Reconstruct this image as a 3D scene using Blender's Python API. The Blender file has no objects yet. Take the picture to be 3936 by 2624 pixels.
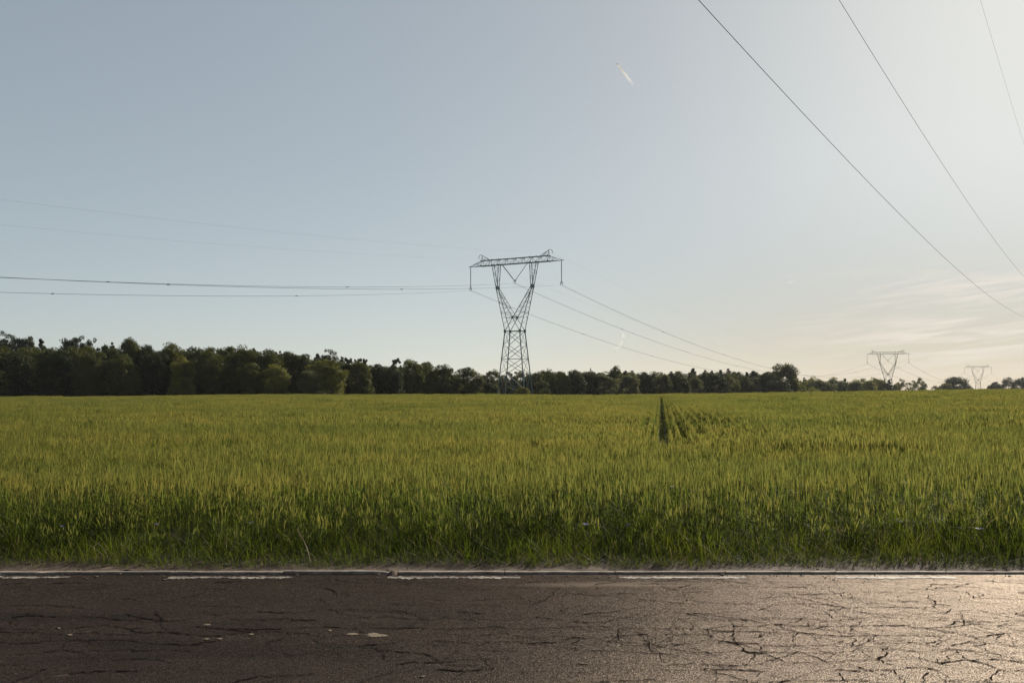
import bpy, math, random
import numpy as np
from mathutils import Vector, Matrix
R = math.radians
random.seed(7); rng = np.random.default_rng(7)
S = bpy.context.scene
COL = S.collection

# ------------------------------------------------------------------ camera maths
F = 3827.0; PITCH = R(2.664); EYE = 1.68
def ray(px, py):
    cx = (px-1968)/F; cy = (1312-py)/F
    return Vector((cx, math.cos(PITCH)-cy*math.sin(PITCH), math.sin(PITCH)+cy*math.cos(PITCH)))
def at(px, py, Y):
    d = ray(px, py); return Vector((0, 0, EYE)) + d*(Y/d.y)
def on_ground(px, py, z=0.0):
    d = ray(px, py); return Vector((0, 0, EYE)) + d*((z-EYE)/d.z)

# ------------------------------------------------------------------ tagging helpers
def tag(o, label=None, cat=None, group=None, kind=None):
    if label: o['label'] = label
    if cat: o['category'] = cat
    if group: o['group'] = group
    if kind: o['kind'] = kind
    return o
def empty(name, loc=(0, 0, 0), rz=0.0):
    o = bpy.data.objects.new(name, None); COL.objects.link(o)
    o.location = loc; o.rotation_euler = (0, 0, rz); o.empty_display_size = .3
    return o
def mesh_data(name, verts, faces, mats, midx=None, smooth=False):
    me = bpy.data.meshes.new(name)
    verts = np.asarray(verts, dtype=np.float32).reshape(-1, 3)
    if isinstance(faces, np.ndarray):
        n, k = faces.shape
        me.vertices.add(len(verts)); me.vertices.foreach_set('co', verts.ravel())
        me.loops.add(n*k); me.loops.foreach_set('vertex_index', faces.astype(np.int32).ravel())
        me.polygons.add(n)
        me.polygons.foreach_set('loop_start', np.arange(0, n*k, k, dtype=np.int32))
    else:
        me.from_pydata([tuple(map(float, v)) for v in verts], [], [tuple(f) for f in faces])
    for m in (mats if isinstance(mats, (list, tuple)) else [mats]): me.materials.append(m)
    if midx is not None: me.polygons.foreach_set('material_index', np.asarray(midx, dtype=np.int32))
    if smooth: me.polygons.foreach_set('use_smooth', np.ones(len(me.polygons), dtype=bool))
    me.update(calc_edges=True); me.validate()
    return me
def link(name, me, parent=None):
    o = bpy.data.objects.new(name, me); COL.objects.link(o)
    if parent: o.parent = parent
    return o
class MB:
    def __init__(s): s.v = []; s.f = []
    def add(s, vs, fs):
        b = len(s.v); s.v += [tuple(v) for v in vs]; s.f += [tuple(i+b for i in f) for f in fs]
    def bar(s, a, b, w, caps=True):
        a = Vector(a); b = Vector(b); d = (b-a)
        if d.length < 1e-6: return
        d.normalize()
        up = Vector((0, 0, 1)) if abs(d.z) < .95 else Vector((1, 0, 0))
        x = d.cross(up).normalized()*(w/2); y = d.cross(x).normalized()*(w/2)
        vs = [a+x+y, a-x+y, a-x-y, a+x-y, b+x+y, b-x+y, b-x-y, b+x-y]
        fs = [(0, 1, 5, 4), (1, 2, 6, 5), (2, 3, 7, 6), (3, 0, 4, 7)]
        if caps: fs += [(3, 2, 1, 0), (4, 5, 6, 7)]
        s.add(vs, fs)
    def angle(s, a, b, w, t=None, flip=1):
        """an L-profile: two thin leaves at right angles"""
        a = Vector(a); b = Vector(b); d = (b-a).normalized(); t = t or w*.14
        up = Vector((0, 0, 1)) if abs(d.z) < .95 else Vector((1, 0, 0))
        x = d.cross(up).normalized()*flip; y = d.cross(x).normalized()
        for (p, q, pw, qw) in ((x, y, w, t), (y, x, w, t)):
            o = -(x+y)*w*.3
            vs = [a+o, a+o+p*pw, a+o+p*pw+q*qw, a+o+q*qw]
            vs += [v+(b-a) for v in vs]
            s.add(vs, [(0, 1, 5, 4), (1, 2, 6, 5), (2, 3, 7, 6), (3, 0, 4, 7), (3, 2, 1, 0), (4, 5, 6, 7)])
    def box(s, c, sx, sy, sz):
        c = Vector(c)
        vs = [c+Vector((dx*sx/2, dy*sy/2, dz*sz/2)) for dz in (-1, 1) for dx, dy in ((-1, -1), (1, -1), (1, 1), (-1, 1))]
        s.add(vs, [(3, 2, 1, 0), (4, 5, 6, 7), (0, 1, 5, 4), (1, 2, 6, 5), (2, 3, 7, 6), (3, 0, 4, 7)])
    def tube(s, pts, r, n=6, caps=True):
        pts = [Vector(p) for p in pts]; rings = []
        rr = r if isinstance(r, (list, tuple, np.ndarray)) else [r]*len(pts)
        b = len(s.v)
        for i, p in enumerate(pts):
            d = (pts[min(i+1, len(pts)-1)]-pts[max(i-1, 0)]).normalized()
            up = Vector((0, 0, 1)) if abs(d.z) < .9 else Vector((1, 0, 0))
            x = d.cross(up).normalized(); y = d.cross(x).normalized()
            for k in range(n):
                a = 2*math.pi*k/n
                s.v.append(tuple(p+x*math.cos(a)*rr[i]+y*math.sin(a)*rr[i]))
        for i in range(len(pts)-1):
            for k in range(n):
                s.f.append((b+i*n+k, b+i*n+(k+1) % n, b+(i+1)*n+(k+1) % n, b+(i+1)*n+k))
        if caps:
            s.f.append(tuple(b+k for k in range(n))[::-1]); e = b+(len(pts)-1)*n
            s.f.append(tuple(e+k for k in range(n)))
    def build(s, name, mat, parent=None, smooth=False):
        return link(name, mesh_data(name, s.v, s.f, mat, smooth=smooth), parent)

# ------------------------------------------------------------------ materials
def new_mat(name):
    m = bpy.data.materials.new(name); m.use_nodes = True
    nt = m.node_tree; nt.nodes.clear()
    out = nt.nodes.new('ShaderNodeOutputMaterial')
    return m, nt, out
def N(nt, t, **kw):
    n = nt.nodes.new(t)
    for k, v in kw.items():
        if k in n.inputs.keys() if isinstance(k, str) else False: n.inputs[k].default_value = v
        else: setattr(n, k, v)
    return n
def L(nt, a, b): nt.links.new(a, b)
def val(nt, op, a, b=None, c=None, clamp=False):
    n = nt.nodes.new('ShaderNodeMath'); n.operation = op; n.use_clamp = clamp
    for i, x in enumerate((a, b, c)):
        if x is None: continue
        if isinstance(x, (int, float)): n.inputs[i].default_value = x
        else: L(nt, x, n.inputs[i])
    return n.outputs[0]
def mixc(nt, f, a, b, blend='MIX'):
    n = nt.nodes.new('ShaderNodeMix'); n.data_type = 'RGBA'; n.blend_type = blend
    for sock, x in ((n.inputs[0], f), (n.inputs[6], a), (n.inputs[7], b)):
        if isinstance(x, (int, float)): sock.default_value = x
        elif isinstance(x, (tuple, list)): sock.default_value = (*x[:3], 1)
        else: L(nt, x, sock)
    return n.outputs[2]
def noise(nt, vec, scale, detail=4, rough=.55, dist=0.0):
    n = nt.nodes.new('ShaderNodeTexNoise'); n.inputs['Scale'].default_value = scale
    n.inputs['Detail'].default_value = detail; n.inputs['Roughness'].default_value = rough
    n.inputs['Distortion'].default_value = dist
    if vec is not None: L(nt, vec, n.inputs['Vector'])
    return n
def ramp(nt, f, p0, p1):
    n = nt.nodes.new('ShaderNodeMapRange'); n.interpolation_type = 'SMOOTHSTEP'
    n.inputs['From Min'].default_value = p0; n.inputs['From Max'].default_value = p1
    L(nt, f, n.inputs['Value']); return n.outputs[0]
def scaled(nt, vec, sc, loc=(0, 0, 0)):
    n = nt.nodes.new('ShaderNodeMapping'); n.inputs['Scale'].default_value = sc; n.inputs['Location'].default_value = loc
    L(nt, vec, n.inputs['Vector']); return n.outputs[0]
def principled(nt, out, color, rough=.7, metal=0.0, spec=.5):
    p = nt.nodes.new('ShaderNodeBsdfPrincipled')
    if isinstance(color, (tuple, list)): p.inputs['Base Color'].default_value = (*color[:3], 1)
    else: L(nt, color, p.inputs['Base Color'])
    if isinstance(rough, (int, float)): p.inputs['Roughness'].default_value = rough
    else: L(nt, rough, p.inputs['Roughness'])
    p.inputs['Metallic'].default_value = metal; p.inputs['Specular IOR Level'].default_value = spec
    L(nt, p.outputs[0], out.inputs[0]); return p
def pos(nt):
    return nt.nodes.new('ShaderNodeNewGeometry').outputs['Position']

def leaf_mat(name, c1, c2, trans=.4, tint=(1.35, 1.25, .55), scale=.5, spec=.25, spread=.5, stretch=1.0):
    m, nt, out = new_mat(name)
    g = pos(nt); oi = nt.nodes.new('ShaderNodeObjectInfo')
    nz = noise(nt, scaled(nt, g, (stretch, 1, 1)), scale, 4)
    f = val(nt, 'ADD', val(nt, 'MULTIPLY', oi.outputs['Random'], spread), val(nt, 'MULTIPLY', ramp(nt, nz.outputs[0], .3, .7), 1-spread), clamp=True)
    col = mixc(nt, f, c1, c2)
    p = nt.nodes.new('ShaderNodeBsdfPrincipled'); L(nt, col, p.inputs['Base Color'])
    p.inputs['Roughness'].default_value = .7; p.inputs['Specular IOR Level'].default_value = spec
    tr = nt.nodes.new('ShaderNodeBsdfTranslucent'); L(nt, mixc(nt, 1.0, col, tint, 'MULTIPLY'), tr.inputs[0])
    mx = nt.nodes.new('ShaderNodeMixShader'); mx.inputs[0].default_value = trans
    L(nt, p.outputs[0], mx.inputs[1]); L(nt, tr.outputs[0], mx.inputs[2]); L(nt, mx.outputs[0], out.inputs[0])
    return m
def bark_mat():
    m, nt, out = new_mat('bark'); g = pos(nt)
    nz = noise(nt, scaled(nt, g, (3, 3, .6)), 2.5, 5)
    principled(nt, out, mixc(nt, nz.outputs[0], (.045, .033, .024), (.13, .10, .075)), .9, spec=.2); return m
def steel_mat(name, c1, c2, rough=.5, metal=.35):
    m, nt, out = new_mat(name); g = pos(nt); nz = noise(nt, g, .9, 4)
    principled(nt, out, mixc(nt, nz.outputs[0], c1, c2), rough, metal=metal, spec=.2); return m
def simple_mat(name, c1, c2, scale, rough=.7, spec=.4, metal=0.0):
    m, nt, out = new_mat(name); g = pos(nt); nz = noise(nt, g, scale, 4)
    principled(nt, out, mixc(nt, nz.outputs[0], c1, c2), rough, spec=spec, metal=metal); return m

def asphalt_mat():
    m, nt, out = new_mat('old_asphalt'); g = pos(nt)
    sep = nt.nodes.new('ShaderNodeSeparateXYZ'); L(nt, g, sep.inputs[0])
    X, Y = sep.outputs[0], sep.outputs[1]
    # aggregate
    vor = nt.nodes.new('ShaderNodeTexVoronoi'); vor.inputs['Scale'].default_value = 135; L(nt, g, vor.inputs['Vector'])
    grain = noise(nt, g, 160, 3, .6)
    stone = nt.nodes.new('ShaderNodeSeparateColor'); L(nt, vor.outputs['Color'], stone.inputs[0])
    pale = ramp(nt, stone.outputs[0], .80, .97)
    vb = nt.nodes.new('ShaderNodeTexVoronoi'); vb.inputs['Scale'].default_value = 52; L(nt, g, vb.inputs['Vector'])
    s2 = nt.nodes.new('ShaderNodeSeparateColor'); L(nt, vb.outputs['Color'], s2.inputs[0])
    c = mixc(nt, stone.outputs[0], (.0050, .0034, .0026), (.0300, .0205, .0160))
    c = mixc(nt, val(nt, 'MULTIPLY', ramp(nt, grain.outputs[0], .45, .7), .5), c, (.014, .0105, .009))
    pale = ramp(nt, stone.outputs[1], .86, .98); pale2 = ramp(nt, s2.outputs[0], .93, .99)
    c = mixc(nt, val(nt, 'MULTIPLY', val(nt, 'MAXIMUM', pale, pale2), .75), c, (.060, .044, .036))
    mott = noise(nt, g, 2.2, 5)
    c = mixc(nt, val(nt, 'MULTIPLY', ramp(nt, mott.outputs[0], .42, .7), .45), c, (.012, .0095, .0085))
    lane = noise(nt, scaled(nt, g, (.15, 1.4, 1)), 1.5, 3)
    c = mixc(nt, val(nt, 'MULTIPLY', ramp(nt, lane.outputs[0], .4, .65), .35), c, (.024, .0175, .0145))
    band = val(nt, 'MULTIPLY', ramp(nt, Y, 5.6, 6.3), val(nt, 'SUBTRACT', 1.0, ramp(nt, Y, 7.3, 8.0)))
    dk = noise(nt, scaled(nt, g, (.5, 1.6, 1)), 1.3, 4)
    c = mixc(nt, val(nt, 'MULTIPLY', val(nt, 'MULTIPLY', band, ramp(nt, dk.outputs[0], .4, .65)), .55), c, (.006, .005, .0045))   # bleeding bitumen in the wheel track
    # dust swept to the kerb
    dn = noise(nt, scaled(nt, g, (.28, 2.0, 1), (3.7, 0, 0)), 1.6, 5)
    edge = val(nt, 'MULTIPLY', ramp(nt, Y, 8.25, 8.7), val(nt, 'MULTIPLY', ramp(nt, dn.outputs[0], .5, .68), ramp(nt, X, -.6, .8)))
    c = mixc(nt, val(nt, 'MULTIPLY', edge, .6), c, (.15, .12, .095))
    sp = noise(nt, scaled(nt, g, (1, 2.2, 1)), 3.2, 2)
    spots = val(nt, 'MULTIPLY', ramp(nt, sp.outputs[0], .72, .76), band)
    c = mixc(nt, val(nt, 'MULTIPLY', spots, .6), c, (.12, .09, .065))
    df = nt.nodes.new('ShaderNodeBsdfDiffuse'); L(nt, c, df.inputs[0])
    gl = nt.nodes.new('ShaderNodeBsdfGlossy'); gl.inputs[0].default_value = (1.0, .88, .77, 1); gl.inputs['Roughness'].default_value = .34
    mx = nt.nodes.new('ShaderNodeMixShader'); L(nt, df.outputs[0], mx.inputs[1]); L(nt, gl.outputs[0], mx.inputs[2]); L(nt, mx.outputs[0], out.inputs[0])
    L(nt, val(nt, 'MULTIPLY', val(nt, 'MULTIPLY_ADD', stone.outputs[2], .054, .006), 1.0), mx.inputs[0])
    h = val(nt, 'ADD', val(nt, 'MULTIPLY', vor.outputs['Distance'], -.9), val(nt, 'MULTIPLY', grain.outputs[0], .7))
    b = nt.nodes.new('ShaderNodeBump'); b.inputs['Strength'].default_value = .7; b.inputs['Distance'].default_value = .005
    L(nt, h, b.inputs['Height']); L(nt, b.outputs[0], df.inputs['Normal']); L(nt, b.outputs[0], gl.inputs['Normal'])
    return m
def dirt_mat():
    m, nt, out = new_mat('dry_dirt'); g = pos(nt)
    a = noise(nt, g, 9, 6, .65); b2 = noise(nt, g, 60, 4)
    c = mixc(nt, ramp(nt, a.outputs[0], .3, .7), (.036, .025, .018), (.090, .064, .045))
    c = mixc(nt, val(nt, 'MULTIPLY', b2.outputs[0], .5), c, (.085, .063, .047))
    p = principled(nt, out, c, .95, spec=.15)
    b = nt.nodes.new('ShaderNodeBump'); b.inputs['Strength'].default_value = .8; b.inputs['Distance'].default_value = .02
    L(nt, val(nt, 'ADD', a.outputs[0], val(nt, 'MULTIPLY', b2.outputs[0], .4)), b.inputs['Height']); L(nt, b.outputs[0], p.inputs['Normal'])
    return m
def ground_mat():
    m, nt, out = new_mat('field_soil'); g = pos(nt)
    a = noise(nt, g, .35, 6); b2 = noise(nt, g, 7, 4)
    c = mixc(nt, ramp(nt, a.outputs[0], .35, .65), (.028, .034, .012), (.05, .055, .019))
    c = mixc(nt, ramp(nt, b2.outputs[0], .4, .7), c, (.038, .031, .019))
    principled(nt, out, c, .95, spec=.05); return m
def paint_mat():
    m, nt, out = new_mat('worn_white_paint'); g = pos(nt)
    w = noise(nt, g, 38, 5, .7); w2 = noise(nt, scaled(nt, g, (1, 2.5, 1)), 4.5, 4)
    keep = val(nt, 'ADD', w.outputs[0], val(nt, 'MULTIPLY', w2.outputs[0], .9))
    sp = nt.nodes.new('ShaderNodeSeparateXYZ'); L(nt, g, sp.inputs[0]); keep = val(nt, 'SUBTRACT', keep, val(nt, 'MULTIPLY', ramp(nt, sp.outputs[0], .3, 2.4), .13))   # worn most where traffic cuts the bend
    c = mixc(nt, ramp(nt, keep, .86, 1.10), (.03, .024, .02), (.25, .225, .19))
    principled(nt, out, c, .75, spec=.3); return m
def concrete_mat():
    m, nt, out = new_mat('kerb_concrete'); g = pos(nt)
    a = noise(nt, g, 6, 6, .7); b2 = noise(nt, g, 90, 3)
    c = mixc(nt, ramp(nt, a.outputs[0], .35, .7), (.13, .105, .085), (.30, .25, .21))
    c = mixc(nt, val(nt, 'MULTIPLY', ramp(nt, b2.outputs[0], .5, .7), .5), c, (.15, .12, .10))
    p = principled(nt, out, c, .9, spec=.25)
    b = nt.nodes.new('ShaderNodeBump'); b.inputs['Strength'].default_value = .5; b.inputs['Distance'].default_value = .006
    L(nt, b2.outputs[0], b.inputs['Height']); L(nt, b.outputs[0], p.inputs['Normal']); return m
def vapour_mat(name, col, dens, axis_fade=True):
    """thin ice cloud: scatters sunlight through, denser in the middle, fading to one end"""
    m, nt, out = new_mat(name)
    tc = nt.nodes.new('ShaderNodeTexCoord'); sep = nt.nodes.new('ShaderNodeSeparateXYZ'); L(nt, tc.outputs['UV'], sep.inputs[0])
    nz = noise(nt, tc.outputs['Object'], .05, 4)
    f = val(nt, 'MULTIPLY', ramp(nt, nz.outputs[0], .0, .5), dens)
    if axis_fade: f = val(nt, 'MULTIPLY', f, val(nt, 'SUBTRACT', 1.0, ramp(nt, sep.outputs[0], .25, 1.0)))
    tr = nt.nodes.new('ShaderNodeBsdfTranslucent'); tr.inputs[0].default_value = (*col, 1)
    df = nt.nodes.new('ShaderNodeBsdfDiffuse'); df.inputs[0].default_value = (*col, 1)
    ad = nt.nodes.new('ShaderNodeMixShader'); ad.inputs[0].default_value = .35; L(nt, tr.outputs[0], ad.inputs[1]); L(nt, df.outputs[0], ad.inputs[2])
    tp = nt.nodes.new('ShaderNodeBsdfTransparent'); mx = nt.nodes.new('ShaderNodeMixShader')
    L(nt, f, mx.inputs[0]); L(nt, tp.outputs[0], mx.inputs[1]); L(nt, ad.outputs[0], mx.inputs[2]); L(nt, mx.outputs[0], out.inputs[0])
    return m

M = {}
M['asphalt'] = asphalt_mat(); M['dirt'] = dirt_mat(); M['ground'] = ground_mat(); M['paint'] = paint_mat(); M['kerb'] = concrete_mat()
M['crack'] = simple_mat('crack_shadow', (.008, .007, .007), (.02, .016, .014), 30, 1.0, 0.0)
M['sand'] = simple_mat('pale_sand', (.085, .065, .045), (.165, .13, .088), 25, .95, .15)
M['bark'] = bark_mat(); M['stone'] = simple_mat('small_stones', (.05, .04, .033), (.20, .165, .135), 14, .9, .2)
M['stem'] = leaf_mat('wheat_green', (.054, .079, .024), (.130, .148, .046), .55, (1.2, 1.25, .6), .32, .04, .4, .35)
M['head'] = leaf_mat('wheat_ears', (.095, .128, .046), (.235, .212, .078), .45, (1.15, 1.12, .65), .32, .2, .45, .35)
M['grass'] = leaf_mat('verge_grass', (.040, .068, .014), (.105, .128, .028), .5, (1.3, 1.22, .5), 1.5, .04, .6)  # shade from the taller crop is put into this darker green
M['straw'] = leaf_mat('dry_straw', (.26, .21, .12), (.36, .29, .17), .3, (1, .95, .8), 3)
M['oak'] = leaf_mat('oak_leaves', (.030, .044, .011), (.088, .096, .022), .25, (1.3, 1.2, .5), .3, .10, .5)
M['dark'] = leaf_mat('dark_leaves', (.015, .026, .010), (.040, .052, .016), .22, (1.3, 1.2, .5), .3, .10, .5)
M['olive'] = leaf_mat('light_green_leaves', (.09, .105, .026), (.15, .15, .036), .30, (1.3, 1.2, .5), .3, .10, .5)
M['willow'] = leaf_mat('grey_green_leaves', (.075, .085, .042), (.11, .115, .055), .34, (1.2, 1.15, .7), .3, .10, .5)
M['needle'] = leaf_mat('pine_needles', (.022, .034, .020), (.042, .052, .028), .15, (1.2, 1.1, .6), .4, .2, .5)
M['steel'] = steel_mat('weathered_galvanised_steel', (.12, .18, .185), (.19, .24, .24), .8, 0.0)
M['glass'] = simple_mat('insulator_glass', (.02, .03, .035), (.045, .06, .065), 8, .55, .2)
M['wire'] = simple_mat('dull_aluminium_wire', (.06, .08, .09), (.10, .12, .13), 1.0, .9, .08)
M['plate'] = simple_mat('white_enamel', (.72, .72, .70), (.82, .82, .80), 5, .4)
M['blue'] = leaf_mat('cornflower_petals', (.16, .17, .50), (.26, .25, .60), .3, (1, 1, 1.1), 5)
M['lilac'] = leaf_mat('pale_petals', (.62, .60, .72), (.75, .72, .80), .3, (1, 1, 1), 5)

# ------------------------------------------------------------------ terrain
def smooth(t): t = np.clip(t, 0, 1); return t*t*(3-2*t)
CREST = 140.0; WH = .60
_ex = np.array([-1500, 0, 500, 1000, 1900, 2300, 2700, 3000, 3400, 3800, 5600]); _ey = np.array([1534, 1528, 1525, 1518.5, 1519.5, 1521, 1516, 1511, 1505, 1498, 1490])
def crest_z(x, y):
    px = 1968+F*x/np.maximum(y, 5.0)
    ye = np.interp(px, _ex, _ey)
    return EYE-WH-(ye-1490)/F*CREST
def ground_z(x, y):
    x = np.asarray(x, float); y = np.asarray(y, float)
    zc = crest_z(x, y); t = np.clip((y-11)/(CREST-11), 0, 1)
    z = zc*t**1.4
    z = z - 11.2*smooth((y-CREST-2)/430)
    far = smooth((y-CREST)/60)
    z = np.where(y > CREST, zc*(1-smooth((y-CREST)/200))-11.2*smooth((y-CREST-2)/430), z)
    z = np.where(y < 9.6, -.05+(.03)*np.clip((y-9.1)/.5, 0, 1), np.where(y < 11, -.02+.02*(y-9.6)/1.4, z))
    return z
def gz(x, y): return float(ground_z(x, y))
ys = np.concatenate([np.linspace(-400, 0, 5), np.linspace(2, 9, 5), np.linspace(9.1, 11, 6), np.linspace(12, 145, 70), np.geomspace(148, 2600, 50)])
xs = np.concatenate([-np.geomspace(1700, 12, 36), np.linspace(-10, 10, 15), np.geomspace(12, 1700, 36)])
XX, YY = np.meshgrid(xs, ys); ZZ = ground_z(XX, YY)
nx, ny = len(xs), len(ys); ii = np.arange(nx*ny).reshape(ny, nx)
faces = np.stack([ii[:-1, :-1], ii[:-1, 1:], ii[1:, 1:], ii[1:, :-1]], -1).reshape(-1, 4)
tag(link('ground', mesh_data('ground', np.stack([XX, YY, ZZ], -1), faces, M['ground'], smooth=True)), kind='structure')

# ------------------------------------------------------------------ road
KY = 9.09                                   # front face of the kerb
road = tag(empty('road', (0, 6, 0)), 'cracked brown asphalt country road along the field edge', None, kind='structure')
xr = np.linspace(-60, 60, 121); yr = np.array([2.6, 3.2, 4, 5, 6, 7, 8, 9.085])
XX, YY = np.meshgrid(xr, yr); ii = np.arange(XX.size).reshape(XX.shape)
ZZ = -.012*((YY-6)/3.0)**2*0+0*XX
o = link('roadway', mesh_data('roadway', np.stack([XX, YY-6, ZZ], -1), np.stack([ii[:-1, :-1], ii[:-1, 1:], ii[1:, 1:], ii[1:, :-1]], -1).reshape(-1, 4), M['asphalt']), road)
# extend the road to both sides
mb = MB()
for sx in (-1, 1):
    mb.add([(sx*60, -3.4, 0), (sx*700, -3.4, 0), (sx*700, 3.085, 0), (sx*60, 3.085, 0)], [(0, 1, 2, 3) if sx > 0 else (3, 2, 1, 0)])
mb.build('roadway', M['asphalt'], road)
for a, b in ((-700, 300), (675, 1140), (1500, 2000), (2375, 2850), (3190, 3640), (4040, 4500)):
    x0 = (a-1968)/425.; x1 = (b-1968)/425.
    n = 60; t = np.linspace(x0, x1, n)
    e0 = 8.878+.016*rng.standard_normal(n)+.012*np.sin(t*9); e1 = 8.955+.012*rng.standard_normal(n)
    mb = MB(); vs = [(t[i], e0[i]-6, .004) for i in range(n)]+[(t[i], e1[i]-6, .004) for i in range(n)]
    mb.add(vs, [(i, i+1, n+i+1, n+i) for i in range(n-1)])
    mb.build('edge_line', M['paint'], road)
# cracks: traced polylines broken up into ragged ribbons
CR = []
def cz(ox, pts, w=1.0): CR.append(([(ox+x/2.352, 2000+y/2.352) for x, y in pts], w))
for p, w in [
 ([(1885,895),(1910,940),(1945,970),(1920,1040),(1945,1100),(2005,1150),(2060,1190),(2200,1200),(2270,1235),(2352,1255),(2410,1285),(2480,1310)],1.9),
 ([(1480,885),(1640,880),(1700,885),(1830,885),(1900,895),(2080,890),(2180,885),(2352,870)],.9),
 ([(1545,900),(1548,990),(1600,1015),(1680,1030),(1770,1080),(1810,1110),(1890,1108),(1945,1100)],1.1),
 ([(1090,1020),(1120,1080),(1190,1130),(1180,1170),(1240,1200),(1280,1250),(1320,1290)],1.2),
 ([(650,1095),(740,1110)],1),([(700,1070),(860,1090),(920,1125),(1060,1135),(1200,1130),(1400,1130),(1500,1115),(1600,1112),(1760,1108)],1.0),
 ([(880,960),(890,1040),(870,1080),(840,1095)],1),([(60,970),(250,970),(300,980),(460,970),(580,975),(700,980),(780,1000)],.9),
 ([(230,575),(350,600),(290,680),(210,720),(120,750),(70,800)],1),([(380,1085),(440,1105),(480,1115),(520,1085),(530,1060)],1.3),([(480,1115),(510,1170),(490,1190)],1),
 ([(1360,1010),(1370,1030),(1350,1080),(1400,1120)],.9),([(1700,980),(1690,1030)],.8),([(1800,1075),(1900,1050),(1945,1020)],.9),
 ([(2150,1120),(2200,1170),(2205,1200)],1.3),([(900,895),(1100,895),(1250,900),(1330,890)],.8),([(1000,845),(1060,850),(1150,860),(1210,858),(1270,840)],.9),
 ([(660,590),(700,605),(690,630)],.9),([(1080,615),(1095,635)],.9),([(1640,850),(1680,885)],.9),([(1300,985),(1360,965),(1450,955)],.7),([(2060,1060),(2140,1060),(2200,1025),(2352,1000)],.9)]: cz(2000, p, w)
for p, w in [
 ([(300,1175),(350,1200),(440,1230),(500,1255),(580,1290),(640,1320),(710,1340)],1.2),([(710,1340),(630,1355),(680,1400),(740,1440),(790,1468),(850,1500)],1.2),
 ([(580,625),(650,655),(740,690),(920,712)],1.2),([(1490,660),(1480,695),(1530,720),(1560,745),(1545,780),(1600,815),(1640,835)],1.3),
 ([(1780,830),(1780,870),(1800,920),(1820,950),(1960,990),(2120,1030),(2220,1050)],1.1),([(780,960),(795,985),(780,1000)],1),([(720,1040),(820,1085),(785,1110),(790,1150)],1.2),
 ([(400,995),(560,955),(620,945)],.9),([(430,1030),(470,1080),(530,1110)],1),
 ([(1690,955),(1820,1030),(1900,1050),(1985,1085),(2000,1120),(1870,1130),(1700,1140),(1650,1160)],1.0),
 ([(1110,1140),(1090,1180),(1110,1200),(1050,1250),(1130,1300),(1200,1320)],1.5),([(540,805),(600,870),(660,905),(820,908)],1),([(990,825),(1060,860),(1180,890)],1),
 ([(950,1110),(1150,1110),(1300,1105),(1350,1080)],1),([(1600,1005),(1640,1015),(1760,1010)],.9),
 ([(1690,1150),(1760,1190),(1850,1260),(1990,1290),(2100,1330),(2200,1360),(2300,1400),(2352,1420),(2500,1450)],1.2),
 ([(760,1290),(850,1325),(950,1355),(1060,1380),(1150,1420)],1.1),([(1500,1360),(1470,1400),(1450,1440),(1445,1468)],1.2),([(1590,1410),(1640,1440),(1660,1468)],1.1),
 ([(150,1120),(220,1140),(330,1110)],1),([(2100,1080),(2140,1030)],1),([(945,515),(980,530)],1),([(900,570),(920,540)],1),([(0,835),(110,840),(150,865)],.8),
 ([(560,1120),(660,1110),(720,1090)],.9),([(1480,910),(1600,890),(1690,875)],.8),([(90,985),(130,1000)],.9),([(1430,1090),(1500,1115),(1560,1090),(1690,1070)],1)]: cz(2936, p, w)
for p, w in [([(100,850),(250,840),(350,860)],1),([(1210,880),(1270,890),(1450,890)],.9),([(1190,975),(1310,970)],1.1),([(700,1075),(800,1090),(850,1120)],1),([(960,1105),(1120,1110)],.8),
 ([(1500,1105),(1650,1125),(1880,1125)],1),([(290,945),(360,940)],.9),([(1860,830),(1980,860),(2050,850)],.9),([(390,1050),(470,1055)],1),([(200,1105),(420,1105)],.9),([(890,505),(910,520)],.9),([(1140,525),(1240,535)],.7)]: cz(0, p, w)
for p, w in [([(200,840),(400,830),(520,800),(650,800),(720,840),(860,855),(960,860)],1),([(1150,800),(1300,820),(1370,860)],.9),([(950,965),(1130,975),(1280,990)],1),([(1540,1125),(1700,1130)],1.1),([(1640,870),(1720,870)],1),
 ([(2050,955),(2170,960),(2210,980)],1),([(2060,1080),(2050,1120),(1920,1130)],1),([(1110,1200),(1130,1260),(1190,1280)],1.2),([(1790,1330),(1830,1365),(1760,1430)],1.1),([(0,540),(240,540),(430,545),(650,545)],.8),
 ([(640,640),(770,655),(790,685),(850,690)],.8),([(1140,540),(1250,555),(1440,565)],.8),([(660,1045),(720,1040)],1.1),([(700,1135),(760,1148)],1),([(1250,1080),(1340,1085)],1.3),([(1720,540),(1760,560)],.8)]: cz(1000, p, w)
mb = MB()
for pts, w in CR:
    g = [on_ground(*p) for p in pts]
    path = []
    for a, b in zip(g[:-1], g[1:]):
        n = max(2, int((b-a).length/.035))
        for i in range(n):
            path.append(a.lerp(b, i/n)+Vector((random.gauss(0, .009), random.gauss(0, .008), 0)))
    path.append(g[-1])
    vs = []; m = len(path)
    for i, p in enumerate(path):
        d = (path[min(i+1, m-1)]-path[max(i-1, 0)]).normalized(); nrm = Vector((-d.y, d.x, 0))
        taper = min(1, .25+2.2*min(i, m-1-i)/m)
        hw = w*(.0024+.0030*abs(d.x))*taper*random.uniform(.3, 1.7)
        p = p-Vector((0, 6, 0)); p.z = .004
        vs += [p+nrm*hw, p-nrm*hw]
    mb.add(vs, [(2*i, 2*i+1, 2*i+3, 2*i+2) for i in range(m-1)])
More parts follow.
